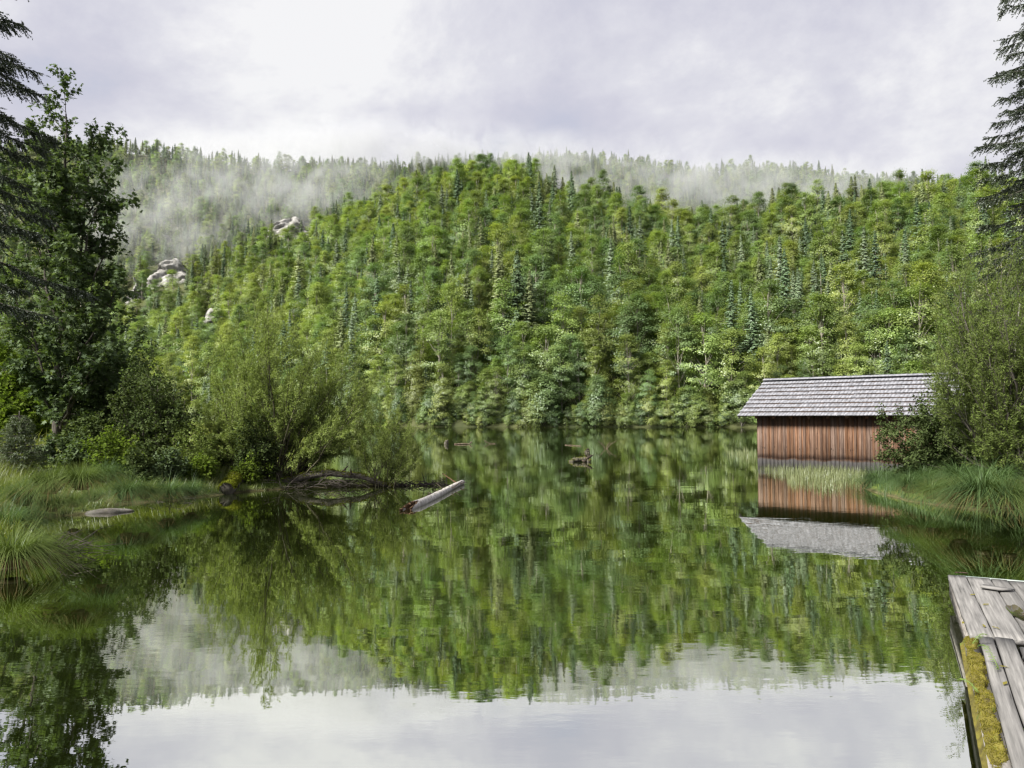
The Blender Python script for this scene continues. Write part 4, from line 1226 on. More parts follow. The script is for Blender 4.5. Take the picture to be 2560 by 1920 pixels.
# right-hand willow
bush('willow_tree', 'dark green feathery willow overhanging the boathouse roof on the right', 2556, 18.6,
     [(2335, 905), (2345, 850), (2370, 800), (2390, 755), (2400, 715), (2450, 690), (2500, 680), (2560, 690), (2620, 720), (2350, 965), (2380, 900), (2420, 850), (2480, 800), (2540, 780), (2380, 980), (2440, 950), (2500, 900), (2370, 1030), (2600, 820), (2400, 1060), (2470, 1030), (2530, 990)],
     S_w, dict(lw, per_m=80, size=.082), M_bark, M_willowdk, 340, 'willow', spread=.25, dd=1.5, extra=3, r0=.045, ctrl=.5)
S_a = [dict(n=11, t0=.2, ang=.75, ratio=.34, fall=.4, rr=.5, taper=.2, seg=.3, wander=.12, up=.04), dict(n=5, t0=.2, ang=.7, ratio=.5, fall=.3, rr=.6, taper=.4, seg=.2, wander=.12, up=.03), dict(seg=.12, wander=.12, up=.0, taper=.5)]
la = dict(per_m=42, size=.072, outline=LEAF_OVAL, spread=.8, up=.7, droop=.3, jit=.05)
bush('alder_bush', 'dense dark alder bush hiding the right end of the boathouse wall', 2420, 21.6,
     [(2215, 1085), (2225, 1130), (2255, 1050), (2300, 1015), (2350, 990), (2410, 985), (2470, 1000), (2290, 1090), (2340, 1060), (2400, 1050), (2260, 1150), (2300, 1160), (2450, 1080), (2520, 1040), (2360, 1120)],
     S_a, dict(la, per_m=78, size=.068), M_bark, M_alder, 360, 'shrub', spread=.4, dd=1.0, extra=3, r0=.022)
bush('alder_bush', 'dark bushy alder with bare stems right of the maple trunk', 385, 23.6,
     [(300, 960), (330, 935), (365, 925), (400, 945), (440, 985), (465, 1030), (475, 1080), (445, 1120), (290, 1020), (350, 1000), (400, 1030), (430, 1070)],
     S_a, dict(la, size=.082), M_bark, M_alder, 380, 'shrub', spread=.45, dd=1.1, extra=3, r0=.03)
bush('hazel_bush', 'tall leafy hazel filling the shade behind the maple trunk', 262, 27.0,
     [(200, 880), (240, 850), (280, 830), (320, 850), (350, 890), (370, 940), (180, 950), (230, 930), (290, 910), (330, 960), (170, 1020), (260, 1000)],
     S_a, dict(la, size=.115, per_m=30), M_bark, M_maple, 400, 'shrub', spread=.5, dd=1.3, extra=2, r0=.04)
bush('young_maple', 'sunlit yellow green maple saplings at the left edge of the picture', 40, 33.0,
     [(-60, 900), (-20, 860), (20, 850), (60, 880), (100, 930), (130, 990), (-30, 960), (30, 950), (80, 1000), (0, 1030), (60, 1060), (115, 1070), (-40, 1080)],
     S_a, dict(per_m=20, size=.19, outline=LEAF_MAPLE, spread=.8, up=.75, droop=.4, jit=.06), M_bark, M_maple2, 420, 'tree', spread=.6, dd=1.6, extra=3, r0=.04)
bush('leafy_shrub', 'low pale leaved shrub on the bank in front of the dark alder', 285, 21.0,
     [(225, 1110), (260, 1090), (290, 1085), (325, 1105), (240, 1150), (280, 1130), (320, 1140)],
     S_a, dict(la, size=.085, per_m=34), M_twig, M_maple2, 440, 'shrub', spread=.25, dd=.6, extra=2, r0=.012)
bush('leafy_shrub', 'grey green willow scrub between the dark alder and the mossy log', 465, 22.6,
     [(420, 1120), (445, 1090), (475, 1075), (505, 1085), (530, 1120), (440, 1160), (490, 1140), (520, 1170)],
     S_a, dict(la, size=.06, per_m=50), M_twig, M_willowdk, 460, 'shrub', spread=.35, dd=.7, extra=2, r0=.014)
bush('leafy_shrub', 'dark low bush under the leaning willow trunk', 640, 23.4,
     [(590, 1110), (610, 1080), (640, 1060), (670, 1080), (690, 1120), (600, 1150), (650, 1120)],
     S_a, dict(la, size=.07, per_m=55), M_bark, M_alder, 480, 'shrub', spread=.3, dd=.8, extra=2, r0=.018)
for k_, (bx, dp, tp, sz_, mt_, lb) in enumerate((
    (150, 22.0, [(95, 1130), (130, 1105), (170, 1100), (200, 1125), (150, 1150)], .10, M_maple, 'dark low bush at the foot of the maple trunk'),
    (350, 20.8, [(300, 1160), (330, 1130), (365, 1120), (395, 1145), (350, 1175)], .085, M_alder, 'low dark bush behind the fan shaped tussock'),
    (425, 21.2, [(385, 1165), (410, 1140), (440, 1135), (465, 1160), (430, 1185)], .085, M_maple, 'broad leaved weeds overhanging the undercut bank'),
    (500, 22.0, [(470, 1180), (490, 1155), (512, 1150), (525, 1175), (500, 1195)], .085, M_maple2, 'bright leafy weeds just left of the mossy log'),
    (215, 23.0, [(160, 1090), (190, 1060), (225, 1050), (260, 1070), (290, 1100), (220, 1100)], .10, M_alder, 'dark thicket between the maple trunk and the dark alder'),
    (620, 23.2, [(590, 1185), (605, 1165), (625, 1160), (640, 1185)], .075, M_maple2, 'yellow green fern like weeds right of the mossy log'))):
    bush('leafy_shrub', lb, bx, dp, tp, S_a, dict(la, size=sz_, per_m=44), M_twig, mt_, 1000 + 20 * k_, 'shrub', spread=.3, dd=.6, extra=3, r0=.012)
# --- spruces near the camera
def near_spruce(name, label, x, y, H, R, base, seed, needle, twig_len, per_tw, mat, dens=1.0, sector=None, cat='tree', wid=0.006, droop=.55, zmax=None):
    rs = np.random.RandomState(seed)
    z0 = gz(x, y) - 0.1
    org = np.array((x, y, z0))
    tr = MB(); n = 12
    tr.tube(np.column_stack([np.zeros(n), np.zeros(n), np.linspace(0, H, n)]), np.linspace(H * .011, .01, n), 10)
    br = MB(); TP, TA, TN, TL = [], [], [], []
    z = H * base
    while z < H - .1 and (zmax is None or z < zmax):
        f = (z / H - base) / (1 - base)
        prof = (1 - f) ** .8
        nb = 6; a0 = rs.uniform(0, 6.28)
        for b in range(nb):
            a = a0 + b * 6.283 / nb + rs.normal(0, .25)
            ln = max(.15, R * prof * rs.uniform(.65, 1.18))
            if sector is not None and abs((a - sector[0] + math.pi) % (2 * math.pi) - math.pi) > sector[1] and rs.rand() < .9: continue
            h = np.array((math.cos(a), math.sin(a), 0)); s = np.array((-h[1], h[0], 0))
            k = max(4, int(ln / .22)); t = np.linspace(0, 1, k)
            sag = droop * ln * (t ** 1.4) * .62 - .20 * ln * np.clip(t - .6, 0, 1) ** 1.5 * 2.2
            pts = h * (t * ln)[:, None] + s * (rs.normal(0, .03, k).cumsum())[:, None]; pts[:, 2] = z + .18 * f * t * ln - sag + rs.normal(0, .015, k)
            br.tube(pts, np.linspace(.008 + ln * .008, .003, k), 4, cap=False)
            nt_ = int(ln / .055 * dens) + 4
            q = rs.uniform(.12, 1, nt_) ** .8
            pos = np.column_stack([np.interp(q, t, pts[:, c]) for c in range(3)])
            sg = rs.choice((-1, 1), nt_)[:, None]
            hang = rs.uniform(.15, 1.5, nt_)[:, None] * (1.15 - .5 * q[:, None])
            ax = h * .55 + s * sg * rs.uniform(.35, 1, nt_)[:, None] + np.array((0, 0, -1.0)) * hang
            TP.append(pos); TA.append(unit(ax)); TN.append(unit(rs.normal(0, .3, (nt_, 3)) + (0, 0, 1)))
            TL.append(twig_len * rs.uniform(.5, 1.3, nt_) * (1.25 - .5 * q))
        z += rs.uniform(.28, .42) * (.8 if f > .7 else 1) * min(1.0, H / 8)
    TP, TA, TN, TL = np.concatenate(TP), np.concatenate(TA), np.concatenate(TN), np.concatenate(TL)
    m = len(TP); A = TA; Nn = unit(TN - A * np.sum(TN * A, 1, keepdims=True)); Sd = np.cross(Nn, A)
    # needles: narrow triangles leaning along the twig
    u = rs.rand(m, per_tw); th = rs.uniform(0, 6.283, (m, per_tw))
    rad = Sd[:, None] * np.cos(th)[..., None] + Nn[:, None] * np.sin(th)[..., None]
    p0 = TP[:, None] + A[:, None] * (u * TL[:, None])[..., None]
    d = rad * .75 + A[:, None] * .75
    wv = np.cross(d, rs.normal(0, 1, d.shape)); wv = unit(wv) * wid
    nl_ = needle * rs.uniform(.7, 1.2, (m, per_tw))[..., None]
    V = np.stack([p0 - wv * .5, p0 + wv * .5, p0 + d * nl_], 2).reshape(-1, 3)
    F = np.arange(len(V)).reshape(-1, 3)
    # twig axes as thin strips
    w2 = Sd * .004
    V2 = np.stack([TP - w2, TP + w2, TP + A * TL[:, None]], 1).reshape(-1, 3)
    e = empty(name, tuple(org), label, cat)
    obj('trunk', tr.build('trunk', M_bark, True), e)
    bo = obj('branches', br.build('branches', M_bark, True), e); bo['kind'] = 'stuff'
    V = np.concatenate([V, V2]); F = np.arange(len(V)).reshape(-1, 3)
    fo = obj('foliage', mesh_np('foliage', V, [F], [mat]), e); fo['kind'] = 'stuff'
    NL.append((name, len(F)))
near_spruce('spruce_tree', 'dark drooping spruce branches hanging in from the left edge', -11.2, 13.2, 21.0, 2.75, .22, 500, .036, .36, 34, M_needle, 3.4, (0.1, 1.1), wid=.020, droop=.75, zmax=14)
near_spruce('spruce_tree', 'tall dark spruce reaching up the right edge of the picture', 17.0, 22.0, 21.0, 3.1, .15, 510, .048, .42, 26, M_needle, 2.4, (3.3, 1.5), wid=.028, droop=.62)
near_spruce('spruce_sapling', 'small young spruce on the left bank below the maple saplings', -13.6, 20.2, 1.75, 1.0, .05, 520, .030, .15, 24, M_needle2, 2.2, wid=.010, droop=.15, cat='sapling')
# ------------------------------------------------------------------ grass and reeds
def blades(rs, root, heading, length, lean, width, seg=4, curl=1.0):
    """curved tapering strips; all arrays per blade"""
    n = len(root)
    t = np.linspace(0, 1, seg + 1)[None, :]
    L_ = length[:, None]; ln = lean[:, None]
    r = L_ * (ln * t ** 1.6 * 0.95)
    z = L_ * (t * np.sqrt(np.clip(1 - (0.55 * ln) ** 2, .1, 1)) - curl * 0.62 * ln * t ** 2.4)
    h = np.stack([np.cos(heading), np.sin(heading), np.zeros(n)], -1)
    s = np.stack([-np.sin(heading), np.cos(heading), np.zeros(n)], -1)
    c = root[:, None, :] + h[:, None, :] * r[..., None]; c[..., 2] += z
    w = (width[:, None] * (1 - t ** 1.5) * .5 + .0004)[..., None] * s[:, None, :]
    V = np.stack([c - w, c + w], 2).reshape(n, -1, 3)
    k = np.arange(seg)
    F1 = np.stack([2 * k, 2 * k + 1, 2 * k + 3, 2 * k + 2], -1)
    F = (np.arange(n)[:, None, None] * (2 * (seg + 1)) + F1[None]).reshape(-1, 4)
    return V.reshape(-1, 3), F

M_sedge = leaf_mat('sedge_blade', (0.046, 0.074, 0.020), (0.115, 0.150, 0.044), 0.35, 0.01, patch=1.5)
M_sedge2 = leaf_mat('blue_sedge_blade', (0.036, 0.066, 0.024), (0.090, 0.140, 0.052), 0.35, 0.01, patch=1.5)
M_grass = leaf_mat('grass_blade', (0.070, 0.098, 0.020), (0.165, 0.185, 0.045), 0.40, 0.03, patch=0.35)
M_meadow = leaf_mat('meadow_grass', (0.120, 0.150, 0.030), (0.255, 0.260, 0.070), 0.40, 0.03, patch=0.12)
M_reed = leaf_mat('reed_blade', (0.085, 0.110, 0.040), (0.230, 0.250, 0.110), 0.35, 0.04, patch=0.8)
M_straw = leaf_mat('dead_sedge', (0.10, 0.075, 0.030), (0.22, 0.17, 0.075), 0.2, 0.02, patch=1.0)

def tussock_mesh(seed, n, length, rad, lean):
    rs = np.random.RandomState(seed)
    a = rs.uniform(0, 6.283, n); r = rad * np.sqrt(rs.rand(n))
    root = np.column_stack([r * np.cos(a), r * np.sin(a), np.full(n, -.03)])
    hd = a + rs.normal(0, .55, n)
    V, F = blades(rs, root, hd, length * rs.uniform(.55, 1.1, n), np.clip(rs.normal(lean, .22, n), .1, 1.15), rs.uniform(.005, .009, n) * 1.2, 5, 1.5)
    m = n // 6
    a = rs.uniform(0, 6.283, m); root2 = np.column_stack([rad * np.cos(a), rad * np.sin(a), np.full(m, -.03)])
    V2, F2 = blades(rs, root2, a, length * rs.uniform(.3, .7, m), rs.uniform(.8, 1.2, m), rs.uniform(.005, .009, m), 4, 1.5)
    core = MB(); th = np.linspace(-.08, length * .08, 5)
    core.tube(np.column_stack([np.zeros(5), np.zeros(5), th]), rad * np.array((.8, .8, .7, .5, .2)), 9, jitter=.15, rs=rs)
    return (V, F), (V2, F2), core.build('root_clump', M_straw)
TUS = []
for k in range(5):
    (V, F), (V2, F2), core = tussock_mesh(600 + k, 900, 1.15, .17, .86)
    TUS.append((mesh_np('blades', V, [F], [M_sedge]), mesh_np('dead_blades', V2, [F2], [M_straw]), core))
tuss = [  # px, py of the foot, z, scale, blue?, label
    (28, 1408, 1.05, 0, 'large arching sedge tussock at the left edge, nearest to the viewer'),
    (92, 1388, .75, 0, 'sedge tussock above the dead twigs at the left shore'),
    (10, 1330, 1.0, 1, 'blue green sedge tussock behind the nearest one at the left edge'),
    (62, 1305, .85, 1, 'sedge tussock hanging over the little inlet on the left'),
    (130, 1272, .70, 0, 'yellowish sedge tussock left of the grey rock slab'),
    (185, 1262, .65, 0, 'short sedge tussock just behind the grey rock slab'),
    (235, 1248, .60, 0, 'short tussock at the upper edge of the grey rock slab'),
    (60, 1255, .95, 1, 'big sedge tussock below the young spruce'),
    (125, 1225, .85, 0, 'arching sedge tussock halfway up the left bank'),
    (205, 1215, .80, 0, 'sedge tussock in front of the pale leaved shrub'),
    (318, 1243, .95, 1, 'fan shaped sedge tussock right of the rock slab'),
    (362, 1240, .70, 0, 'middle one of the tussocks between rock slab and mossy log'),
    (420, 1240, .90, 1, 'drooping sedge tussock at the undercut bank'),
    (478, 1236, .80, 1, 'last sedge tussock before the mossy log'),
    (262, 1198, .75, 1, 'sedge tussock at the foot of the pale leaved shrub'),
    (2196, 1212, 1.10, 1, 'mop headed sedge tussock nearest the boathouse reeds'),
    (2275, 1225, .85, 1, 'sedge tussock under the alder bush on the right bank'),
    (2330, 1240, .80, 0, 'smaller tussock between the mop headed and the largest one'),
    (2398, 1252, .95, 0, 'sedge tussock with straw coloured foot left of the largest one'),
    (2455, 1252, 1.30, 1, 'largest blue green sedge tussock on the right bank'),
    (2520, 1262, 1.0, 0, 'sedge tussock below the thin pale trunk at the right edge'),
    (2556, 1282, 1.15, 1, 'sedge tussock cut by the right edge of the picture'),
    (2310, 1205, .9, 1, 'tussock half hidden in the alder shade on the right'),
    (2400, 1205, 1.0, 1, 'back row tussock behind the straw footed one on the right'),
    (2495, 1215, 1.0, 1, 'back row tussock left of the thin pale trunk')]
for k, (px_, py_, sc_, blue, lb) in enumerate(tuss):
    p = at(px_, py_, 0.05)
    for it in range(3): p = at(px_, py_, max(gz(p[0], p[1]), 0.0))
    bl, db, core = TUS[k % 5]
    e_ = empty('sedge_tussock', tuple(p), lb, 'grass tussock', 'sedge tussocks along the banks', k * 1.7)
    sc_ *= 1.12 if px_ > 2000 else 1.05
    e_.scale = (sc_ * .95, sc_ * .95, sc_ * .92)
    q = obj('blades', bl, e_); q['kind'] = 'stuff'
    if blue:
        q.material_slots[0].link = 'OBJECT'; q.material_slots[0].material = M_sedge2
    q = obj('dead_blades', db, e_); q['kind'] = 'stuff'
    obj('root_clump', core, e_)

def scatter_grass(name, label, region, n, length, width, mat, seed, zmin=0.05, clump=0.0, lean=.6, nseg=2):
    rs = np.random.RandomState(seed)
    x = rs.uniform(region[0], region[1], n * 3); y = rs.uniform(region[2], region[3], n * 3)
    ok = abs(x) < 0.76 * y + .5
    x, y = x[ok], y[ok]
    z = height(x, y)
    ok = z > zmin + .10 * vnoise(np.column_stack([x, y]), 1.2)
    if clump: ok &= vnoise(np.column_stack([x, y]), clump) > rs.uniform(-1.1, .25, len(x))
    x, y, z = x[ok][:n], y[ok][:n], z[ok][:n]; m = len(x)
    ln = length * rs.uniform(.5, 1.25, m) * (1 + .45 * vnoise(np.column_stack([x, y]), .8))
    base = 2.5 * vnoise(np.column_stack([x, y]), .5)
    V, F = blades(rs, np.column_stack([x, y, z - .02]), base + rs.normal(0, 1.1, m), ln, np.clip(rs.normal(lean, .25, m), .05, 1.1), width * rs.uniform(.7, 1.3, m), nseg)
    o = obj(name, mesh_np(name, V, [F], [mat])); tag(o, label, kind='stuff')
    NL.append((name, len(F)))
scatter_grass('grass', 'green grass covering the left bank', (-19, -6.5, 10, 30), 62000, .42, .013, M_grass, 700, clump=.9)
scatter_grass('grass', 'green grass covering the right bank', (9.5, 19, 13, 30), 30000, .50, .012, M_sedge2, 710, clump=.9)
scatter_grass('meadow_grass', 'bright sunlit meadow grass behind the left bank', (-75, -7, 25, 100), 36000, .60, .026, M_meadow, 720, zmin=.08)

def reeds(name, label, poly_px, n, length, seed, mat=None, width=.010, rot=0):
    rs = np.random.RandomState(seed)
    P = [at(*q)[:2] for q in poly_px]
    lo, hi = np.min(P, 0), np.max(P, 0)
    q = rs.uniform(lo, hi, (n * 4, 2)); sd = sdist(q, P)
    q = q[(sd > 0) & (vnoise(q, 1.3) + np.clip(sd, 0, .8) > rs.uniform(-.5, .9, len(q)))][:n]; m = len(q)
    V, F = blades(rs, np.column_stack([q, np.full(m, -.05)]), rs.uniform(0, 6.28, m), length * rs.uniform(.4, 1.2, m), np.abs(rs.normal(.25, .25, m)).clip(.02, 1), width * rs.uniform(.7, 1.3, m), 3)
    o = obj(name, mesh_np(name, V, [F], [mat or M_reed])); tag(o, label, kind='stuff')
reeds('reeds', 'pale green reeds growing in the water in front of the boathouse wall', [(1900, 1172), (1960, 1200), (1995, 1222), (2090, 1228), (2150, 1215), (2170, 1185), (2100, 1177), (2000, 1171)], 3000, .42, 730)
reeds('reeds', 'sparse reeds left of the boathouse corner', [(1810, 1128), (1830, 1150), (1893, 1160), (1893, 1125)], 420, .5, 731, width=.016)
reeds('reeds', 'thin reed stems at the outer left of the boathouse reeds', [(1862, 1176), (1866, 1205), (1900, 1205), (1905, 1176)], 130, .35, 732)

# ------------------------------------------------------------------ driftwood, logs, stones
M_log = rough_mat('bleached_log', (0.20, 0.18, 0.16), (0.50, 0.48, 0.45), 2.6, (6, 6, 1), rough=0.85, bump=0.7, c3=(0.60, 0.58, 0.55), dist=.012, contrast=(0.36, 0.56))
M_rot = rough_mat('rotten_wood', (0.05, 0.026, 0.013), (0.17, 0.105, 0.055), 14, rough=0.95, bump=0.9, dist=.02)
M_crack = rough_mat('dark_bark_strip', (0.02, 0.016, 0.012), (0.07, 0.055, 0.04), 6, bump=0.2)
rs = np.random.RandomState(90)
pA, pB = np.array((-2.60, 17.45, 0.035)), np.array((-1.63, 24.9, 0.07))
log = empty('floating_log', tuple(pA), 'pale bleached log floating in the middle of the lake, rotten near end', 'log')
n, m = 40, 16
t = np.linspace(0, 1, n); axd = unit(pB - pA); sd_ = unit(np.cross(axd, (0, 0, 1))); upv = np.cross(sd_, axd)
cen = (pB - pA) * t[:, None] + sd_ * (0.05 * np.sin(t * 5))[:, None]
rad = (.118 - .04 * t)
th = np.linspace(0, 2 * np.pi, m, endpoint=False)
R = rad[:, None] * (1 + .07 * fbm(np.stack([np.cos(th)[None] * 1.5 + 0 * t[:, None], np.sin(th)[None] * 1.5 + 0 * t[:, None], t[:, None] * 9 + 0 * th[None]], -1), 1.0, 3))
V = cen[:, None] + R[..., None] * (np.cos(th)[None, :, None] * sd_ + np.sin(th)[None, :, None] * upv)
# broken near end: the first rings are torn to different lengths, longest at the water side
tear = (.02 + 1.15 * (.5 + .5 * np.sin(th + .3)) ** 1.5 * rs.uniform(.7, 1.1, m))
for i in range(8):
    V[i] += axd * (tear * (1 - i / 8))[:, None]
i = np.arange(n - 1)[:, None] * m; j = np.arange(m)[None]; j2 = (j + 1) % m
F = np.stack([i + j, i + j2, i + m + j2, i + m + j], -1).reshape(-1, 4)
obj('trunk', mesh_np('trunk', V.reshape(-1, 3), [F, np.array([np.arange(m) + (n - 1) * m])], [M_log], None, True), log)
Vi = cen[2] + axd * .35 + (V[0] - cen[0]) * 0.86 - axd * .0
rim = V[0] * 0.97 + cen[0] * .03
dep = cen[4] + (V[4] - cen[4]) * .45 + rs.normal(0, .02, (m, 3))
Vh = np.concatenate([rim, (rim + dep) / 2 + rs.normal(0, .025, (m, 3)), dep])
Fh = np.stack([np.arange(m), np.arange(m) + m, (np.arange(m) + 1) % m + m, (np.arange(m) + 1) % m], -1)
obj('rotten_core', mesh_np('rotten_core', Vh, [np.concatenate([Fh, Fh + m]), np.array([np.arange(m) + 2 * m])], [M_rot], None, False), log)
b = MB()
for k in range(9):
    a0 = rs.uniform(2.2, 5.2); p = cen[1] + (V[1] - cen[1])[rs.randint(m)] * .8
    b.tube(np.array([p, p - axd * rs.uniform(.1, .3) + rs.normal(0, .03, 3)]), (.03, .008), 4)
obj('splinters', b.build('splinters', M_rot), log)['kind'] = 'stuff'
for tt_, sgn in ((.62, -1), (.70, 1), (.78, 1), (.86, -1), (.9, 1), (.45, -1)):
    p = pA * 0 + (pB - pA) * tt_; d = unit(sd_ * sgn + upv * rs.uniform(.3, .8) + axd * rs.uniform(-.2, .5))
    b = MB(); b.tube(np.array([p, p + d * .14, p + d * rs.uniform(.22, .36) + rs.normal(0, .02, 3)]), (.022, .016, .006), 5); obj('branch_stub', b.build('branch_stub', M_crack), log)
b = MB(); p = (pB - pA) * .86
b.tube(np.array([p + upv * .05, p - sd_ * .35 + upv * .20 + axd * .3, p - sd_ * .62 + upv * .33 + axd * .5]), (.025, .022, .014), 5); obj('broken_branch', b.build('broken_branch', M_rot), log)
for tt_ in (.34, .40, .47, .55, .60, .68, .74):
    b = MB(); p = (pB - pA) * tt_; rr_ = (.118 - .04 * tt_) * 1.02
    a_ = np.linspace(.2, 2.9, 9) if rs.rand() < .5 else np.linspace(1.2, 3.3, 8)
    b.tube(p + rr_ * (np.cos(a_)[:, None] * sd_ + np.sin(a_)[:, None] * upv) + axd * (a_ * rs.uniform(-.12, .12))[:, None] + rs.normal(0, .006, (len(a_), 3)), rs.uniform(.006, .013), 4); obj('bark_strip', b.build('bark_strip', M_crack), log)

def drift(name, label, cat, pts, r0, r1, mat, sides=8, jitter=.12, seed=0, stubs=0, moss=None):
    rs = np.random.RandomState(900 + seed)
    pts = np.asarray(pts, float); org = pts[0]
    tq = np.linspace(0, 1, len(pts)); t = np.linspace(0, 1, 14)
    P = np.column_stack([np.interp(t, tq, pts[:, c]) for c in range(3)]) + np.concatenate([np.zeros((1, 3)), rs.normal(0, .012, (13, 3))])
    e = empty(name, tuple(org), label, cat)
    b = MB(); b.tube(P - org, np.linspace(r0, r1, 14), sides, jitter=jitter, rs=rs); obj('trunk', b.build('trunk', mat, True), e)
    for k in range(stubs):
        i = rs.randint(2, 12); d = unit(rs.normal(0, 1, 3) + (0, 0, .7))
        b = MB(); b.tube(np.array([P[i] - org, P[i] - org + d * r0 * rs.uniform(1.5, 4)]), (r0 * .3, r0 * .1), 5); obj('branch_stub', b.build('branch_stub', M_crack), e)
    if moss:
        n = moss; i = rs.randint(0, 14, n); a = rs.uniform(0.1, 3.04, n); r = np.interp(i / 13, (0, 1), (r0, r1))
        tg = unit(np.gradient(P, axis=0))[i]; s = unit(np.cross(tg, (0, 0, 1.0))); u_ = np.cross(s, tg)
        pos = P[i] - org + tg * rs.uniform(-.5, .5, n)[:, None] * np.linalg.norm(P[1] - P[0]) + (r[:, None] * .95) * (np.cos(a)[:, None] * s + np.sin(a)[:, None] * u_)
        nr = pos - (P[i] - org) + rs.normal(0, .1, (n, 3))
        V, F = orient_quads(pos, rs.normal(0, 1, (n, 3)), nr + rs.normal(0, .06, (n, 3)), np.full(n, .022), rs.uniform(.03, .07, n), rs)
        q = obj('moss', mesh_np('moss', V, [F], [M_moss2]), e); q['kind'] = 'stuff'
    return e
M_moss2 = leaf_mat('bright_moss', (0.075, 0.090, 0.012), (0.175, 0.190, 0.025), 0.3, 0.0, patch=3.0)
# mossy log end by the left shore
p = at(566, 1236)
drift('mossy_log', 'thick log end under bright yellow moss at the left shore', 'log', [p + (0, 0, .14), p + (-.12, .7, .25), p + (-.2, 1.5, .40)], .22, .24, M_bark, 12, .06, 1, 0, 6000)
# leaning willow trunk
p0 = np.array((-7.55, 23.5, -.05))
drift('fallen_log', 'mossy trunk lying low over the water under the large willow', 'log', [p0 + (-.4, .3, .0), p0 + (.5, .1, .32), p0 + (1.5, .2, .52), p0 + (2.6, .3, .42), p0 + (3.5, .4, .12)], .16, .07, M_bark, 9, .1, 2, 3, 2600)
p = at(1445, 1155)
drift('driftwood_stump', 'mossy driftwood stump in mid lake', 'driftwood', [p + (-.42, 0, -.02), p + (-.1, .1, .12), p + (.3, .1, .14), p + (.62, 0, .0)], .10, .14, M_bark, 9, .3, 3, 5, 500)
drift('driftwood_root', 'dark broken root beside the mid lake mossy stump', 'driftwood', [p + (.25, -.05, .02), p + (.48, .02, .2), p + (.74, .1, .34)], .10, .05, M_crack, 7, .3, 4, 3)
p = at(1468, 1132)
drift('stump', 'small round mossy stub behind the mid lake driftwood', 'driftwood', [p + (0, 0, -.2), p + (0, .05, .22)], .20, .16, M_bark, 9, .1, 5, 0, 300)
p = at(1115, 1111)
drift('stump', 'yellow mossy stub far out beside the small willow', 'driftwood', [p + (0, 0, -.2), p + (.05, 0, .34)], .22, .17, M_bark, 9, .1, 6, 0, 300)
M_drift = rough_mat('brown_driftwood', (0.05, 0.034, 0.024), (0.14, 0.105, 0.08), 3, bump=.4)
p = at(1150, 1111)
drift('driftwood_branch', 'brown driftwood branch far out right of the yellow stub', 'driftwood', [p + (-.5, 0, .03), p + (.2, 0, .06), p + (.8, .1, .04), p + (1.05, 0, .25)], .06, .035, M_drift, 7, .2, 7, 5)
p = at(1222, 1110)
drift('driftwood_branch', 'faint forked driftwood twig left of the floating pole', 'driftwood', [p + (-.4, 0, .30), p + (-.1, 0, .08), p + (.4, 0, .03), p + (.6, 0, .05)], .035, .02, M_drift, 6, .2, 8, 4)
pa, pb_ = at(1413, 1113), at(1452, 1116)
drift('floating_pole', 'thin pole floating behind the mid lake driftwood', 'pole', [pa + (0, 0, .03), pb_ + (0, 0, .03)], .03, .025, M_drift, 6, .05, 9)
pa = at(1515, 1122)
for k, (a, r_) in enumerate(((.4, 1.0), (1.2, .8), (2.2, .9))):
    drift('dead_branch', ('bare dead branch slanting right out of mid lake', 'bare dead branch standing up out of mid lake', 'bare dead branch slanting left out of mid lake')[k], 'branch', [pa + (0, 0, -.1), pa + (.35 * math.cos(a), .1, .3 * r_), pa + (.9 * math.cos(a), .1, .62 * r_)], .03, .012, M_drift, 5, .1, 20 + k, 4)
# brush of dead twigs along the spit under the willow, and at the left shore
rs = np.random.RandomState(33)
def brush(name, label, pts, n, ln, rad, mat, up=.25, spread=.25):
    b = MB(); pts = np.asarray(pts, float)
    for k in range(n):
        t = rs.rand() * (len(pts) - 1); i = int(t); p = pts[i] * (1 - t + i) + pts[i + 1] * (t - i) + rs.normal(0, spread, 3) * (1, .8, .25)
        d = unit(rs.normal(0, 1, 3) * (1, .5, .35) + (0, 0, up)); l = ln * rs.uniform(.4, 1.3)
        p[2] = max(p[2], .02)
        q = np.array([p, p + d * l * .5 + rs.normal(0, .04, 3), p + d * l + rs.normal(0, .07, 3) - (0, 0, .15 * l)])
        b.tube(q - pts[0], (rad, rad * .8, rad * .3), 4, cap=False)
    o = obj(name, b.build(name, mat), None, tuple(pts[0])); tag(o, label, 'twigs', None, 'stuff')
M_dead = rough_mat('dead_twig', (0.020, 0.017, 0.014), (0.075, 0.064, 0.056), 9, bump=0)
brush('dead_twigs', 'tangle of dead grey twigs under the large willow', [(-7.3, 23.1, .08), (-6.2, 23.6, .14), (-5.0, 23.9, .12), (-4.2, 24.1, .04)], 150, .9, .008, M_dead)
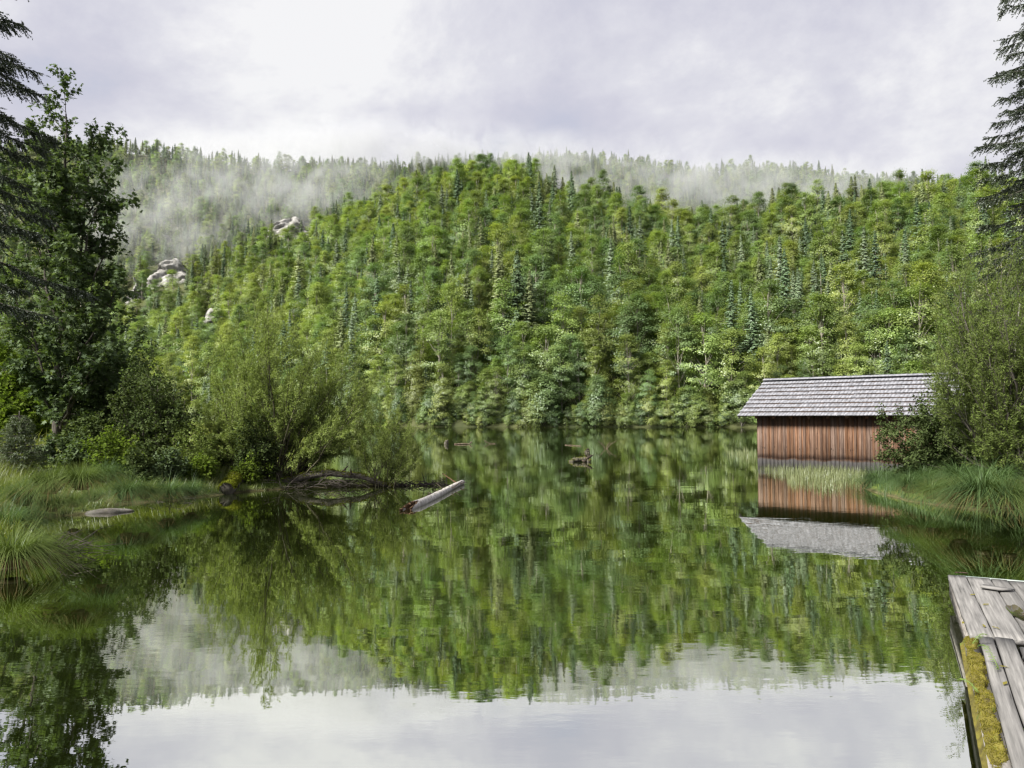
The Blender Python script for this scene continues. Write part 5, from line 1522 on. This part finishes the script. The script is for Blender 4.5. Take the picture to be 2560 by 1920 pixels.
brush('dead_twigs', 'pale driftwood litter strung along the spit towards the log', [(-4.4, 24.2, .02), (-3.2, 24.4, .03), (-2.3, 24.5, .02)], 110, .35, .016, M_dead, up=.05, spread=.10)
brush('dead_twigs', 'bare dead twigs lying in the water at the left shore', [tuple(at(95, 1395) + (0, 0, .05)), tuple(at(190, 1375) + (0, 0, .06))], 42, .75, .007, M_dead, up=.15, spread=.13)
brush('dead_twigs', 'dark twigs at the undercut bank left of the mossy log', [tuple(at(360, 1255) + (0, 0, .06)), tuple(at(480, 1246) + (0, 0, .08))], 50, .6, .008, M_dead, up=.1, spread=.15)
# rock slab
p = at(262, 1281); n = 26
th = np.linspace(0, 2 * np.pi, n, endpoint=False)
rings = []
for k, (f, z) in enumerate(((1.0, -.12), (1.0, .015), (.82, .055), (.5, .075), (.2, .085))):
    rr = f * (1 + .16 * np.sin(2 * th + 1) + .1 * np.sin(5 * th) + .05 * rs.normal(0, 1, n))
    rings.append(np.column_stack([0.52 * rr * np.cos(th), .26 * rr * np.sin(th), z + .008 * rs.normal(0, 1, n)]))
V = np.concatenate(rings); i = np.arange(4)[:, None] * n; j = np.arange(n)[None]; j2 = (j + 1) % n
F = np.stack([i + j, i + j2, i + n + j2, i + n + j], -1).reshape(-1, 4)
M_slab = rough_mat('grey_mud_stone', (0.07, 0.062, 0.055), (0.17, 0.16, 0.15), 3, bump=.5, dist=.02)
tag(obj('rock_slab', mesh_np('rock_slab', V, [F, np.array([np.arange(n) + 4 * n])], [M_slab], None, True), None, tuple(p), (0, 0, .25)), 'flat grey rock slab at the water line of the left bank', 'rock')
# thin pale trunk at the right edge
px0 = at(2553, 1215, .5)
drift('young_tree', 'thin pale upright trunk at the right edge of the picture', 'tree', [(px0[0], px0[1], .2), (px0[0] + .03, px0[1], 1.6), (px0[0] - .05, px0[1] + .1, 3.2), (px0[0] + .1, px0[1], 5.2)], .055, .02, rough_mat('pale_bark', (.16, .15, .13), (.42, .40, .37), 8, (1, 1, .4), bump=.2), 8, .05, 30, 6)
print('LEAVES', NL)
